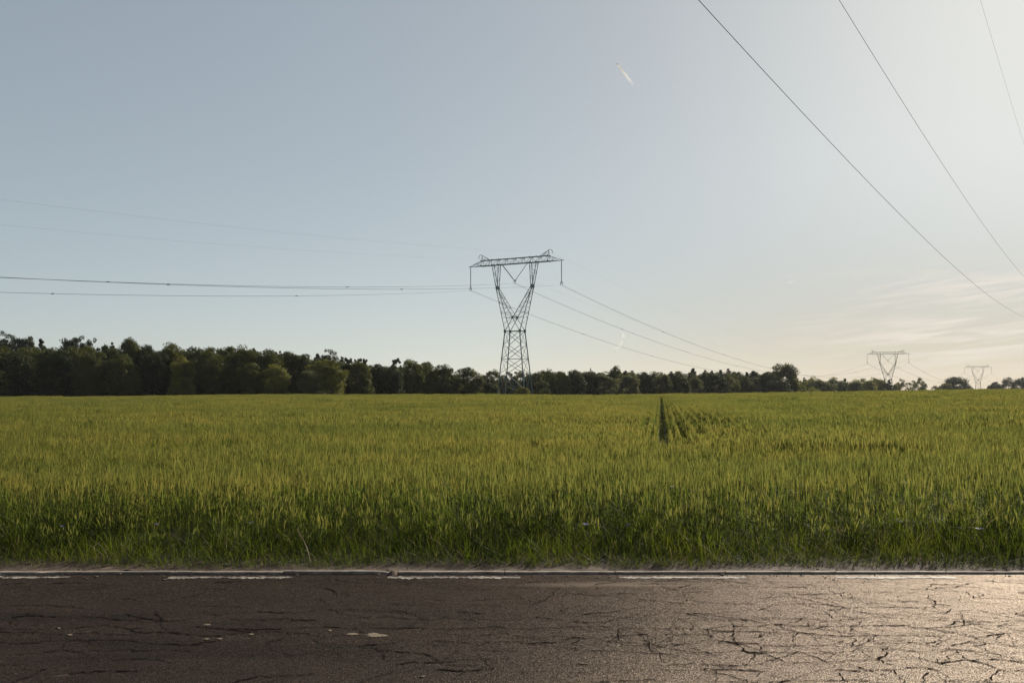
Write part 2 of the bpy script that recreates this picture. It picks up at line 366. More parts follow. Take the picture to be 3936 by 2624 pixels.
def crack_path(mb, a, b, w, seg=.034):
    n = max(2, int((b-a).length/seg)); path = []
    nd = Vector((-(b-a).y, (b-a).x, 0)).normalized(); bow = random.gauss(0, .07)*(b-a).length
    for i in range(n+1):
        t = i/n; path.append(a.lerp(b, t)+nd*(bow*4*t*(1-t)+random.gauss(0, .0095)*(0 < i < n)))
    vs = []; m = len(path)
    for i, p in enumerate(path):
        d = (path[min(i+1, m-1)]-path[max(i-1, 0)]).normalized(); nr = Vector((-d.y, d.x, 0))
        hw = w*(.0016+.0031*abs(d.x))*random.uniform(.15, 1.5)
        vs += [Vector((p.x, p.y-6, .004))+nr*hw, Vector((p.x, p.y-6, .004))-nr*hw]
    mb.add(vs, [(2*i, 2*i+1, 2*i+3, 2*i+2) for i in range(m-1)])
sx_, sy_ = .27, .225; NX, NY = 54, 21
node = {}
for j in range(NY):
    for i in range(NX):
        node[i, j] = Vector((-7+(i+.5*(j % 2))*sx_+random.uniform(-.11, .11), 4.4+j*sy_+random.uniform(-.09, .09), 0))
def dens(x, y):
    b = math.exp(-((y-6.85)/.85)**2); u = .55*math.exp(-((y-8.75)/.25)**2)
    r = 1/(1+math.exp(-(x-.6)*1.3))
    return b*(.62+.36*r)+u*.5+.06+.34*r, r
for (i, j), p in node.items():
    for di, dj in ((1, 0), (0, 1), (-1, 1)):
        q = node.get((i+di, j+dj))
        if q is None or p.y > 8.95 or q.y > 8.95: continue
        c = (p+q)/2; dn, r = dens(c.x, c.y)
        pr = dn*(1.0 if dj == 0 else .22+.62*r)
        if random.random() < pr: crack_path(mb, p, q, random.choice((.55, .7, .9, 1.35))*((1.1 if dj == 0 else .9)+.35*(1-r)))
mb.build('crack', M['crack'], road)
# sand lying in the potholes
def sand(name, pts, label):
    c = sum((on_ground(*p) for p in pts), Vector())/len(pts)
    mbs = MB(); ring = []
    gp = [on_ground(*p)-c for p in pts]; n = 40
    per = []
    for k in range(n):
        u = k/n*len(gp); i = int(u); f = u-i
        q = gp[i].lerp(gp[(i+1) % len(gp)], f)*random.uniform(.78, 1.15); per.append(q)
    vs = [Vector((q.x, q.y, .003)) for q in per]+[Vector((q.x*.6, q.y*.6, .005+random.uniform(0, .002))) for q in per]+[Vector((0, 0, .006))]
    fs = [(k, (k+1) % n, n+(k+1) % n, n+k) for k in range(n)]+[(n+k, n+(k+1) % n, 2*n) for k in range(n)]
    mbs.add(vs, fs); o = mbs.build(name, M['sand'], None, True); o.location = (c.x, c.y, .0)
    return tag(o, label, 'sand patch', 'patches of sand on the road')
sand('sand_patch', [(1328,2437),(1345,2432),(1365,2432),(1380,2437),(1368,2441),(1340,2441)], 'small pale sand patch just left of the largest sand patch on asphalt')
sand('sand_patch', [(1400,2440),(1420,2433),(1440,2432),(1460,2437),(1490,2440),(1500,2443),(1470,2447),(1430,2448)], 'largest pale sand patch, long and wavy, filling a road hollow')
for (x, y, w, lab) in ((267, 2440, 13, 'thin sand fleck in the cracked asphalt, third from the left'), (225, 2414, 9, 'thin sand fleck in cracked asphalt, leftmost of all'), (795, 2401, 17, 'long thin sand fleck above two smaller ones left of the big sand patch'),
                       (793, 2456, 14, 'bright thin sand fleck below a longer one, left of the big sand patch'), (843, 2455, 14, 'dull sand fleck right of a brighter one in cracked asphalt'),
                       (965, 2438, 13, 'faint sand fleck nearest the left of the two-part sand patch'), (1267, 2423, 10, 'little sand fleck up and left of the big sand patches'), (1625, 2600, 16, 'faint sand fleck at the bottom road foreground')):
    sand('sand_patch', [(x-w, y), (x-w*.3, y-3), (x+w*.6, y-2.5), (x+w, y+.5), (x+w*.2, y+3), (x-w*.6, y+2.5)], lab)

# ------------------------------------------------------------------ kerb
kerb = tag(empty('kerb', (0, KY, 0)), 'low weathered concrete kerb between road and grass', None, kind='structure')
def kerb_stone(x0, x1, dz=0.0, broken=False):
    g = .004; n = 12; xs_ = np.linspace(x0+g, x1-g, n)
    prof = [(0, -.08), (0, .012), (.006, .0185), (.052, .020), (.058, .014), (.058, -.08)]
    mbk = MB(); vs = []; j = rng.standard_normal((n, len(prof)))*.0012
    for i, x in enumerate(xs_):
        d = 0
        if broken: d = max(0, (x-(x1-.16))/.16)**1.3*.026
        for k, (py, pz) in enumerate(prof):
            vs.append((x, py+(j[i, k] if 0 < k < 5 else 0)+(d*1.2 if k in (1, 2) else 0), pz+dz+(j[i, k] if 0 < k < 5 else 0)-(d if 0 < k < 5 else 0)))
    q = len(prof)
    fs = [(i*q+k, i*q+k+1, (i+1)*q+k+1, (i+1)*q+k) for i in range(n-1) for k in range(q-1)]
    fs += [tuple(range(q)), tuple((n-1)*q+k for k in range(q))[::-1]]
    mbk.add(vs, [f[::-1] for f in fs]); return mbk.build('kerb_stone', M['kerb'], kerb)
edges = [(1515-1968)/425.+i for i in range(-26, 30)]
for i in range(len(edges)-1):
    e0, e1 = edges[i], edges[i+1]
    br = abs(e1-(1515-1968)/425.) < .01
    kerb_stone(e0+(.035 if abs(e0-(1515-1968)/425.) < .01 else 0), e1, random.gauss(0, .0015), br)
# dirt behind the kerb
xv = np.linspace(-14, 14, 561); yv = np.linspace(9.15, 11.4, 60)
XX, YY = np.meshgrid(xv, yv)
def wob(x, y, a, b, s): return np.sin(x*a+s)*np.sin(y*b+1.3*s)+.6*np.sin(x*a*2.3+y*b*.7+s*2)+.4*np.sin(x*a*4.9-y*b*2.1+s*3)
ZZ = .012+.006*wob(XX, YY, 3.1, 9, .4)+.004*wob(XX, YY, 17, 23, 2.)+.0025*rng.standard_normal(XX.shape)+.02*smooth((YY-9.25)/.5)
ii = np.arange(XX.size).reshape(XX.shape)
tag(link('dirt_verge', mesh_data('dirt_verge', np.stack([XX, YY, ZZ], -1), np.stack([ii[:-1, :-1], ii[:-1, 1:], ii[1:, 1:], ii[1:, :-1]], -1).reshape(-1, 4), M['dirt'], smooth=True)), kind='structure')
# soil spilled over the kerb at the broken stone
gx = (1507-1968)/425.
mb = MB(); vs = [(0, 0, .030)]; n = 22
for rr, h in ((.4, .026), (1, .002)):
    for k in range(n):
        a = 2*math.pi*k/n; q = random.uniform(.8, 1.15)*rr
        vs.append((math.cos(a)*.05*q, math.sin(a)*.13*q, h-.012*(math.sin(a) < 0)*rr*(rr > .5)))
mb.add(vs, [(0, 1+k, 1+(k+1) % n) for k in range(n)]+[(1+k, 1+n+k, 1+n+(k+1) % n, 1+(k+1) % n) for k in range(n)])
o = mb.build('soil_spill', M['dirt'], None, True); o.location = (gx+.01, KY+.01, .001)
tag(o, 'little heap of brown soil spilling through the gap beside the broken kerb stone', 'soil')

# ------------------------------------------------------------------ plants as strips
def strips(C, side, Wd):
    """C (n,K,3) centre lines, side (n,3), Wd (n,K) full widths -> verts, quads"""
    n, K, _ = C.shape
    a = C-side[:, None, :]*Wd[..., None]/2; b = C+side[:, None, :]*Wd[..., None]/2
    V = np.stack([a, b], 2).reshape(-1, 3)
    base = (np.arange(n)*K*2)[:, None]; k = np.arange(K-1)[None, :]*2
    q = np.stack([base+k, base+k+1, base+k+3, base+k+2], -1).reshape(-1, 4)
    return V, q
def merge(parts):
    V = []; Q = []; Mi = []; off = 0
    for v, q, m in parts:
        V.append(v); Q.append(q+off); Mi.append(np.full(len(q), m)); off += len(v)
    return np.concatenate(V), np.concatenate(Q), np.concatenate(Mi)
def hdir(n):
    a = rng.uniform(0, 2*np.pi, n); return np.stack([np.cos(a), np.sin(a), np.zeros(n)], -1)
def wheat_clump(rad, n, H, ww=1.0, leaves=2, headw=.016, line=False):
    r = rad*np.sqrt(rng.uniform(0, 1, n)); base = hdir(n)*r[:, None]
    if line: base = np.stack([rng.normal(0, .02, n), rng.uniform(-rad, rad, n), np.zeros(n)], -1)
    h = H*rng.normal(1, .07, n); lean = hdir(n)*(rng.gamma(2, .012 if line else .035, n)*h)[:, None]
    t = np.array([0, .55, 1.0])
    C = base[:, None, :]+lean[:, None, :]*(t**1.7)[None, :, None]; C[..., 2] = h[:, None]*t[None, :]
    parts = [(*strips(C, hdir(n), np.broadcast_to(np.array([.006, .005, .004])*ww, (n, 3))), 0)]
    top = C[:, -1]; d = lean/h[:, None]*1.6; d[:, 2] = 1; d += hdir(n)*rng.uniform(0, .25, n)[:, None]; d /= np.linalg.norm(d, axis=1)[:, None]
    hl = rng.uniform(.075, .12, n); t = np.array([-.1, .3, .75, 1.35])
    Hc = top[:, None, :]+d[:, None, :]*(hl[:, None]*t[None, :])[..., None]
    s = hdir(n); hw = np.array([.35, 1, .85, .12])*headw
    parts.append((*strips(Hc, s, np.broadcast_to(hw, (n, 4))), 1))
    s2 = np.cross(d, s); parts.append((*strips(Hc, s2, np.broadcast_to(hw, (n, 4))), 1))
    for _ in range(leaves):
        o = hdir(n); z0 = h*rng.uniform(.3, .8, n); ln = rng.uniform(.14, .26, n)
        b0 = base+lean*((z0/h)**1.7)[:, None]; b0[:, 2] = z0
        up = rng.uniform(.5, 1.3, n)
        t = np.array([0, .4, .75, 1.0])
        Lc = b0[:, None, :]+o[:, None, :]*(ln[:, None]*t**1.2*.75)[..., None]
        Lc[..., 2] += ln[:, None]*(t*up[:, None]-t**2.4*.75*rng.uniform(.4, 1.4, (n, 1)))
        parts.append((*strips(Lc, np.stack([-o[:, 1], o[:, 0], 0*o[:, 0]], -1), np.broadcast_to(np.array([.008, .012, .009, .001])*ww, (n, 4))), 0))
    v, q, m = merge(parts); return v, q, m
def grass_clump(rad, n, H, w=.006, arch=.6):
    r = rad*np.sqrt(rng.uniform(0, 1, n)); base = hdir(n)*r[:, None]; o = hdir(n)
    ln = H*rng.uniform(.45, 1.15, n); t = np.array([0, .35, .7, 1.0]); a = arch*rng.uniform(.15, 1.2, n)
    C = base[:, None, :]+o[:, None, :]*(ln*a)[:, None, None]*(t**1.8)[None, :, None]
    C[..., 2] = ln[:, None]*(t[None, :]-.35*a[:, None]*t[None, :]**2.2)
    v, q = strips(C, np.stack([-o[:, 1], o[:, 0], 0*o[:, 0]], -1)+.3*hdir(n), np.broadcast_to(np.array([.8, 1, .7, .08])*w, (n, 4)))
    return v, q
def collection_of(name, meshes):
    c = bpy.data.collections.new(name)
    for i, me in enumerate(meshes):
        o = bpy.data.objects.new('%s_sprig_%02d' % (name, i), me); c.objects.link(o)
    return c
def scatter(name, P, rz, scl, idx, coll, label=None, cat=None):
    me = bpy.data.meshes.new(name); me.vertices.add(len(P)); me.vertices.foreach_set('co', np.asarray(P, np.float32).ravel())
    rot = np.zeros((len(P), 3), np.float32); rot[:, 2] = rz
    a = me.attributes.new('turn', 'FLOAT_VECTOR', 'POINT'); a.data.foreach_set('vector', rot.ravel())
    a = me.attributes.new('grow', 'FLOAT_VECTOR', 'POINT'); a.data.foreach_set('vector', np.asarray(scl, np.float32).ravel())
    a = me.attributes.new('pick', 'INT', 'POINT'); a.data.foreach_set('value', np.asarray(idx, np.int32))
    o = link(name, me); tag(o, label, cat, kind='stuff')
    ng = bpy.data.node_groups.new(name, 'GeometryNodeTree')
    ng.interface.new_socket('Geometry', in_out='INPUT', socket_type='NodeSocketGeometry')
    ng.interface.new_socket('Geometry', in_out='OUTPUT', socket_type='NodeSocketGeometry')
    gi = ng.nodes.new('NodeGroupInput'); go = ng.nodes.new('NodeGroupOutput')
    ci = ng.nodes.new('GeometryNodeCollectionInfo'); ci.inputs['Collection'].default_value = coll
    ci.inputs['Separate Children'].default_value = True; ci.inputs['Reset Children'].default_value = True
    ip = ng.nodes.new('GeometryNodeInstanceOnPoints'); ip.inputs['Pick Instance'].default_value = True
    def attr(nm, ty):
        n = ng.nodes.new('GeometryNodeInputNamedAttribute'); n.data_type = ty; n.inputs['Name'].default_value = nm; return n.outputs['Attribute']
    er = ng.nodes.new('FunctionNodeEulerToRotation')
    ng.links.new(gi.outputs[0], ip.inputs['Points']); ng.links.new(ci.outputs[0], ip.inputs['Instance'])
    ng.links.new(attr('pick', 'INT'), ip.inputs['Instance Index']); ng.links.new(attr('turn', 'FLOAT_VECTOR'), er.inputs[0])
    ng.links.new(er.outputs[0], ip.inputs['Rotation']); ng.links.new(attr('grow', 'FLOAT_VECTOR'), ip.inputs['Scale'])
    ng.links.new(ip.outputs[0], go.inputs[0])
    md = o.modifiers.new('scatter', 'NODES'); md.node_group = ng
    return o
def grid(y0, y1, sp, half=.60, pad=2.0):
    out = []; y = y0
    nrow = int((y1-y0)/sp)
    for i in range(nrow):
        y = y0+(i+.5)*sp; w = half*y+pad; n = int(2*w/sp)
        x = np.linspace(-w, w, n)+rng.uniform(-.5, .5, n)*sp*1.1; yy = y+rng.uniform(-.5, .5, n)*sp*1.1
        out.append(np.stack([x, yy], -1))
    return np.concatenate(out)
# where the crop stands lower: hollows and wheel marks
def vnoise(x, y, s, seed):
    r2 = np.random.default_rng(seed); T = r2.uniform(-1, 1, (64, 64))
    u = x/s+200; v = y/s+200; i = np.floor(u).astype(int); j = np.floor(v).astype(int); fu = u-i; fv = v-j
    fu = fu*fu*(3-2*fu); fv = fv*fv*(3-2*fv)
    g = lambda a, b: T[a % 64, b % 64]
    return (g(i, j)*(1-fu)+g(i+1, j)*fu)*(1-fv)+(g(i, j+1)*(1-fu)+g(i+1, j+1)*fu)*fv
AZ = R(8.5); RX, RY = math.sin(AZ), math.cos(AZ)
P0 = on_ground(2549, 1703, WH)
def row_coords(x, y):          # across the drill rows (0 = the tramline), along them
    dx = x-P0.x; dy = y-P0.y
    return dx*RY-dy*RX, dx*RX+dy*RY
DIPS = [(-7.2, 19.0, 2.6, 1.1, .17), (-9.6, 18.2, 1.5, .7, .12), (-4.9, 20.6, 1.6, .8, .12), (2.0, 31, 2.6, 1.8, .16), (5.6, 30.5, 1.8, 1.5, .08), (4.0, 15.6, 1.6, .9, .10), (-6.6, 14.6, 1.6, .7, .10), (6.8, 17.4, 2.2, .8, .09),
        (21, 40, 6, 2.2, .10), (27, 62, 10, 3, .14), (24, 74, 9, 3, .13), (30, 48, 4, 2, .12), (38, 84, 8, 4, .15), (3, 60, 6, 3, .07), (-12, 36, 5, 2, .07), (-6, 52, 7, 3, .07), (16, 96, 6, 4, .10), (-24, 70, 8, 4, .06)]
def crop_h(x, y):
    h = 1+.055*vnoise(x, y, 2.1, 1)+.085*vnoise(x*.4, y, 5, 2)+.05*vnoise(x, y*1.6, .7, 3)
    for cx, cy, rx, ry, d in DIPS: h = h-d*2.7*np.exp(-((x-cx)/rx)**2-((y-cy-.12*(x-cx))/ry)**2)*(1+.5*vnoise(x, y, .6, 8))
    return np.clip(h, .5, 1.3)
def in_rows(x, y):
    c, a = row_coords(x, y); return (a > -.2) & (y < 125) & (c > -2.6) & (c < 5.0)
def stand(name, y0, y1, sp, rad, n, ww, leaves, headw, label, nvar=8, hs=1.0):
    P = grid(y0, y1, sp); keep = ~in_rows(P[:, 0], P[:, 1]); P = P[keep]
    if y0 < 12:
        edge = y0+.14+.16*vnoise(P[:, 0], P[:, 0]*0, .9, 5); P = P[P[:, 1] > edge]
    h = crop_h(P[:, 0], P[:, 1])*hs*rng.normal(1, .075, len(P))
    z = ground_z(P[:, 0], P[:, 1])
    vs = []
    for i in range(nvar):
        v, q, m = wheat_clump(rad, n, WH-.08, ww, leaves, headw); vs.append(mesh_data(name, v, q, [M['stem'], M['head']], m))
    k = len(P); s = rng.uniform(.93, 1.07, k)
    return scatter(name, np.stack([P[:, 0], P[:, 1], z], -1), rng.uniform(0, 6.28, k), np.stack([s, s, h], -1), rng.integers(0, nvar, k), collection_of(name, vs), label, 'wheat')
stand('wheat_crop', 11.15, 27, .30, .25, 25, .85, 2, .0095, 'green wheat with yellowing ears nearest the road')
P = grid(9.95, 11.3, .085, .0, 8.0)
P = P[rng.uniform(0, 1, len(P)) < np.interp(P[:, 1]-.10*vnoise(P[:, 0], P[:, 0]*0, .7, 5), [9.95, 10.3, 10.8, 11.3], [.04, .20, .30, .36])*(1+.6*vnoise(P[:, 0], P[:, 1], .5, 6))]
k = len(P); h = crop_h(P[:, 0], P[:, 1])*np.interp(P[:, 1], [10.0, 10.5, 11.2], [.46, .70, 1.0])*rng.normal(1, .10, k); sw = rng.uniform(.9, 1.1, k)
vs = []
for i in range(10):
    v, q, m = wheat_clump(.06, 6, WH-.08, .85, 2, .0100); vs.append(mesh_data('wheat_edge', v, q, [M['stem'], M['head']], m))
scatter('wheat_edge', np.stack([P[:, 0], P[:, 1], ground_z(P[:, 0], P[:, 1])], -1), rng.uniform(0, 6.28, k), np.stack([sw, sw, h], -1), rng.integers(0, 10, k), collection_of('wheat_edge', vs), 'thin outer edge of the wheat above the verge', 'wheat')
stand('wheat_field', 27, 62, .5, .38, 52, 1.25, 1, .018, 'green wheat across the middle of the field')
stand('wheat_field', 62, CREST+8, 1.0, 85e-2, 120, 2.4, 1, .032, 'green wheat along the far edge of the field')
# drilled rows either side of the tramline
pts = []; hh = []
for k in range(-21, 41):
    c0 = k*.1225
    if abs(k) <= 1: continue
    if abs(k) == 2: c0 *= .84
    a = np.arange(0, 128, .17)
    c = c0+.02*vnoise(a, a*0+k*9.1, 1.3, 11)+rng.normal(0, .014, len(a))
    x = P0.x+c*RY+a*RX; y = P0.y+c*(-RX)+a*RY
    h = crop_h(x, y)
    amp = 0*y
    if k % 3:
        kk = k/2; q3 = 1.0 if k % 3 == 1 else .55
        amp = amp+math.exp(-((kk-6.5)/2.2)**2)*np.exp(-((y-37)/7.0)**4)*(.65+.5*vnoise(y, y*0+k, 5, 40))
        amp = amp+.55*math.exp(-((kk+2.0)/1.3)**2)*np.exp(-((y-36)/6.0)**4)+.35*math.exp(-((kk-2)/2.5)**2)*np.exp(-((y-36)/9)**4)
        amp = amp+.33*math.exp(-((kk-4)/6.0)**2)*np.exp(-((y-26)/5.0)**4)*(.5+.8*vnoise(y, y*0+k, 2.5, 41))+.25*math.exp(-((kk-0)/2.5)**2)*np.exp(-((y-20.5)/2)**4)
        amp = amp+.30*math.exp(-(kk/3.5)**2)*(y > 40)
        amp = amp*q3
    if abs(k) in (2, 3): h = h*(1-.30*np.abs(vnoise(a, a*0+k, .45, 44)))
    h = h-np.clip(amp*1.25, 0, .70)
    keep = y < 125
    pts.append(np.stack([x, y], -1)[keep]); hh.append(np.clip(h, .30, 1.2)[keep])
a = np.arange(0, 125, .22); pts.append(np.stack([P0.x+a*RX+rng.normal(0, .03, len(a)), P0.y+a*RY], -1)); hh.append(.10+.07*vnoise(a, a*0, .8, 31))
P = np.concatenate(pts); h = np.concatenate(hh)
vs = []
for i in range(8):
    v, q, m = wheat_clump(.11, 8, WH-.08, 1.4, 1, .018, line=True); vs.append(mesh_data('wheat_rows', v, q, [M['stem'], M['head']], m))
scatter('wheat_rows', np.stack([P[:, 0], P[:, 1], ground_z(P[:, 0], P[:, 1])], -1), -AZ+rng.choice([0, math.pi], len(P))+rng.normal(0, .05, len(P)), np.stack([np.ones(len(P)), np.ones(len(P)), h], -1), rng.integers(0, 8, len(P)), collection_of('wheat_rows', vs), 'drilled wheat rows along the dark tramline', 'wheat')

# verge grass
P = []
for i in range(26):
    y = 9.26+i*.06; n = 250; x = np.linspace(-9.5, 9.5, n)+rng.uniform(-.05, .05, n)
    P.append(np.stack([x, y+rng.uniform(-.04, .04, n)], -1))
P = np.concatenate(P)
ed = 9.34+.12*vnoise(P[:, 0], P[:, 0]*0, .55, 21)+.10*vnoise(P[:, 0], P[:, 0]*0+3, .17, 22)
P = P[(P[:, 1] > ed) | (rng.uniform(0, 1, len(P)) < .035)]
P = P[rng.uniform(0, 1, len(P)) < np.interp(P[:, 1], [9.3, 9.45, 9.9, 10.4, 11.2], [.8, 1.0, 1.0, .6, .2])]
hg = np.interp(P[:, 1], [9.25, 9.45, 9.7, 10.0, 10.3, 10.7, 11.4], [.04, .11, .19, .25, .31, .38, .40])*(1+.28*vnoise(P[:, 0], P[:, 1], .8, 23))*rng.uniform(.75, 1.25, len(P))
vs = []
for i in range(8):
    v, q = grass_clump(.09, 8, 1.0, .0068, .38); mi = np.zeros(len(q), int); nb = len(q)//3
    dead = rng.uniform(0, 1, nb) < .02; mi[np.repeat(dead, 3)] = 1
    vs.append(mesh_data('verge_grass', v, q, [M['grass'], M['straw']], mi))
k = len(P); wd = np.clip(hg/.4, .55, 1.2)
scatter('verge_grass', np.stack([P[:, 0], P[:, 1], np.full(k, .02)], -1), rng.uniform(0, 6.28, k), np.stack([wd, wd, hg], -1), rng.integers(0, 8, k), collection_of('verge_grass', vs), 'shaded dark green verge grass along the kerb', 'grass')

def pebble(seed):
    r = random.Random(seed); mb = MB(); vs = []
    for z, q in ((0, .75), (.35, 1), (.7, .7)):
        for k in range(7):
            a = k*6.283/7; vs.append((math.cos(a)*q*r.uniform(.75, 1.2), math.sin(a)*q*r.uniform(.6, 1), z*r.uniform(.8, 1.1)))
    vs.append((0, 0, .85))
    mb.add(vs, [(i*7+k, i*7+(k+1) % 7, (i+1)*7+(k+1) % 7, (i+1)*7+k) for i in range(2) for k in range(7)]+[(14+k, 14+(k+1) % 7, 21) for k in range(7)])
    return mesh_data('gravel', mb.v, mb.f, M['stone'])
n = 1500; gyy = np.concatenate([rng.uniform(9.17, 9.6, 1000), 9.07-np.abs(rng.normal(0, .16, 500))]); gxx = rng.uniform(-7, 7, n)
gzz = np.where(gyy > 9.1, .014, .001); gs = rng.gamma(2.2, .0024, n)
scatter('gravel', np.stack([gxx, gyy, gzz], -1), rng.uniform(0, 6.28, n), np.stack([gs, gs, gs*.8], -1), rng.integers(0, 5, n), collection_of('gravel', [pebble(i) for i in range(5)]), 'loose small stones and grit along the kerb', 'gravel')
# a leaning dry stalk and a few flowers
mb = MB(); b = Vector((0, 0, 0)); tip = Vector((-.135, .05, .30))
mb.tube([b, tip*.35+Vector((.01, 0, .02)), tip*.7+Vector((.008, 0, .02)), tip], [.006, .005, .004, .002], 5)
for k in range(7):
    p = tip*(.72+.05*k); a = k*2.2
    mb.bar(p, p+Vector((math.cos(a)*.02, math.sin(a)*.02, .03)), .006)
q = on_ground(1194, 2162, .03); o = mb.build('dry_stalk', M['straw']); o.location = q
tag(o, 'pale dry grass stalk leaning left at the foot of the verge', 'dry stalk')
def flower(px, py, Y, mat, r, label):
    top = at(px, py, Y); g = gz(top.x, Y)
    e = tag(empty('cornflower', (top.x, Y, g)), label, 'flower', 'small flowers in the crop edge')
    h = top.z-g; s = MB(); s.tube([(0, 0, 0), (.01, 0, h*.5), (0, 0, h-.005)], [.003, .0025, .002], 4); s.build('stem', M['stem'], e)
    p = MB()
    for k in range(9):
        a = k*2*math.pi/9; d = Vector((math.cos(a), math.sin(a), .35)); t = Vector((-math.sin(a), math.cos(a), 0))
        c = Vector((0, 0, h)); p.add([c, c+d*r*.6+t*r*.16, c+d*r+t*r*.3, c+d*r*.88, c+d*r-t*r*.3, c+d*r*.6-t*r*.16], [(0, 1, 2, 3), (0, 3, 4, 5)])
    p.build('petals', mat, e)
for a in ((240, 2023, 10.25, M['blue'], .024, 'blue cornflower in the verge nearest the left edge of the view'), (605, 2015, 10.3, M['blue'], .026, 'blue cornflower above the verge, second from the left'),
          (965, 2009, 10.3, M['blue'], .022, 'blue cornflower near the middle of the left half of the verge'), (2253, 2016, 10.2, M['blue'], .034, 'largest blue cornflower, just right of the picture middle'),
          (2412, 2016, 10.3, M['blue'], .022, 'small blue cornflower a little right of the largest one'), (2586, 1871, 11.4, M['lilac'], .03, 'pale lilac flower among the ears below the tramline'),
          (3764, 2034, 10.2, M['lilac'], .045, 'whitish flower standing alone at the right end of the verge'), (3462, 2004, 10.4, M['blue'], .02, 'tiny blue flower left of the whitish one')):
    flower(*a)

# ------------------------------------------------------------------ trees
def crown_mesh(name, kind, mats, seed):
    """normalised tree: 10 m tall, 8 m wide; many leaf sized faces gathered in clumps"""
    r = np.random.default_rng(seed); C = []; Rr = []
    if kind in ('oak', 'bush', 'airy'):
        n = {'oak': 135, 'bush': 100, 'airy': 70}[kind]
        lobes = r.normal(0, 1, (7, 3)); lobes /= np.linalg.norm(lobes, axis=1)[:, None]; lw = r.uniform(-.1, .28, 7)
        cz_, rz_ = {'oak': (5.0, 4.7), 'bush': (4.4, 5.2), 'airy': (5.9, 3.9)}[kind]
        while len(C) < n:
            d = r.normal(0, 1, 3); d /= np.linalg.norm(d)
            env = .80+sum(w*max(0, d@l)**4 for w, l in zip(lw, lobes))
            rad = env*r.uniform(.35, 1)**.5
            p = np.array([d[0]*3.8*rad, d[1]*3.8*rad, cz_+d[2]*rz_*rad])
            if kind == 'oak' and d[2] < -.3: p[:2] *= 1.18
            if kind == 'oak' and len(C) > 95: p[2] = r.uniform(.4, 3.0); p[:2] = d[:2]/np.linalg.norm(d[:2])*r.uniform(1.2, 3.7)
            if p[2] < .3: p[2] = .3+r.uniform(0, .8)
            C.append(p); Rr.append(r.uniform(.55, 1.15)*(.85 if kind == 'airy' else 1))
        per = {'oak': 150, 'bush': 150, 'airy': 95}[kind]; lf = (.10, .21)
    elif kind == 'pine':
        lobes = r.normal(0, 1, (6, 3)); lobes /= np.linalg.norm(lobes, axis=1)[:, None]; lw = r.uniform(-.25, .35, 6)
        for k in range(80):
            d = r.normal(0, 1, 3); d /= np.linalg.norm(d)
            env = .85+sum(w*max(0, d@l)**3 for w, l in zip(lw, lobes)); rad = env*r.uniform(.25, 1)**.5
            C.append(np.array([d[0]*3.0*rad, d[1]*3.0*rad, 6.0+d[2]*3.4*rad])); Rr.append(r.uniform(.5, .95))
        per = 80; lf = (.10, .22)
    elif kind == 'flatpine':
        for i in range(18):
            a = r.uniform(0, 6.28); z = r.uniform(7.4, 9.6); rr = 2.9*r.uniform(.1, 1)**.6
            C.append(np.array([math.cos(a)*rr+.8, math.sin(a)*rr, z-.12*rr])); Rr.append(r.uniform(.5, .9))
        per = 130; lf = (.12, .26)
    else:   # spruce: whorls that widen downwards
        for i in range(24):
            z = 9.7-i*.36; rr = .12+(9.9-z)**.8*.40*r.uniform(.75, 1.15)
            for k in range(3+i//4):
                a = r.uniform(0, 6.28); q = rr*r.uniform(.35, 1)
                C.append(np.array([math.cos(a)*q, math.sin(a)*q, z-.22*q+r.uniform(-.15, .15)])); Rr.append(.22+.035*i*.8)
        per = 46; lf = (.10, .24)
    V = []
    for c, rad in zip(C, Rr):
        d = r.normal(0, 1, (per, 3)); d /= np.linalg.norm(d, axis=1)[:, None]
        sq = np.array([1.15, 1.15, .8]) if kind not in ('pine', 'flatpine') else np.array([1.25, 1.25, .5])
        p = c+d*sq*rad*(r.uniform(.25, 1.08, per)**.6)[:, None]
        nrm = d*.75+r.normal(0, .55, (per, 3))+np.array([0, 0, .25]); nrm /= np.linalg.norm(nrm, axis=1)[:, None]
        t = np.cross(nrm, r.normal(0, 1, (per, 3))); t /= np.linalg.norm(t, axis=1)[:, None]; b = np.cross(nrm, t)
        s = r.uniform(*lf, per)[:, None]
        V.append(np.stack([p-t*s, p-b*s*.55, p+t*s, p+b*s*.55], 1))
    V = np.concatenate(V).reshape(-1, 3)
    q = np.quantile(V[:, 2], .985 if kind == 'pine' else .998); V[:, 2] *= 10.0/q
    half = {'pine': 3.1, 'flatpine': 3.2, 'spruce': 3.0}.get(kind, 4.0)
    q = np.quantile(np.abs(V[:, :2]).max(1), .97); V[:, :2] *= half/q; V[:, 2] = np.maximum(V[:, 2], .02)
    return mesh_data(name, V, np.arange(len(V)).reshape(-1, 4), mats)
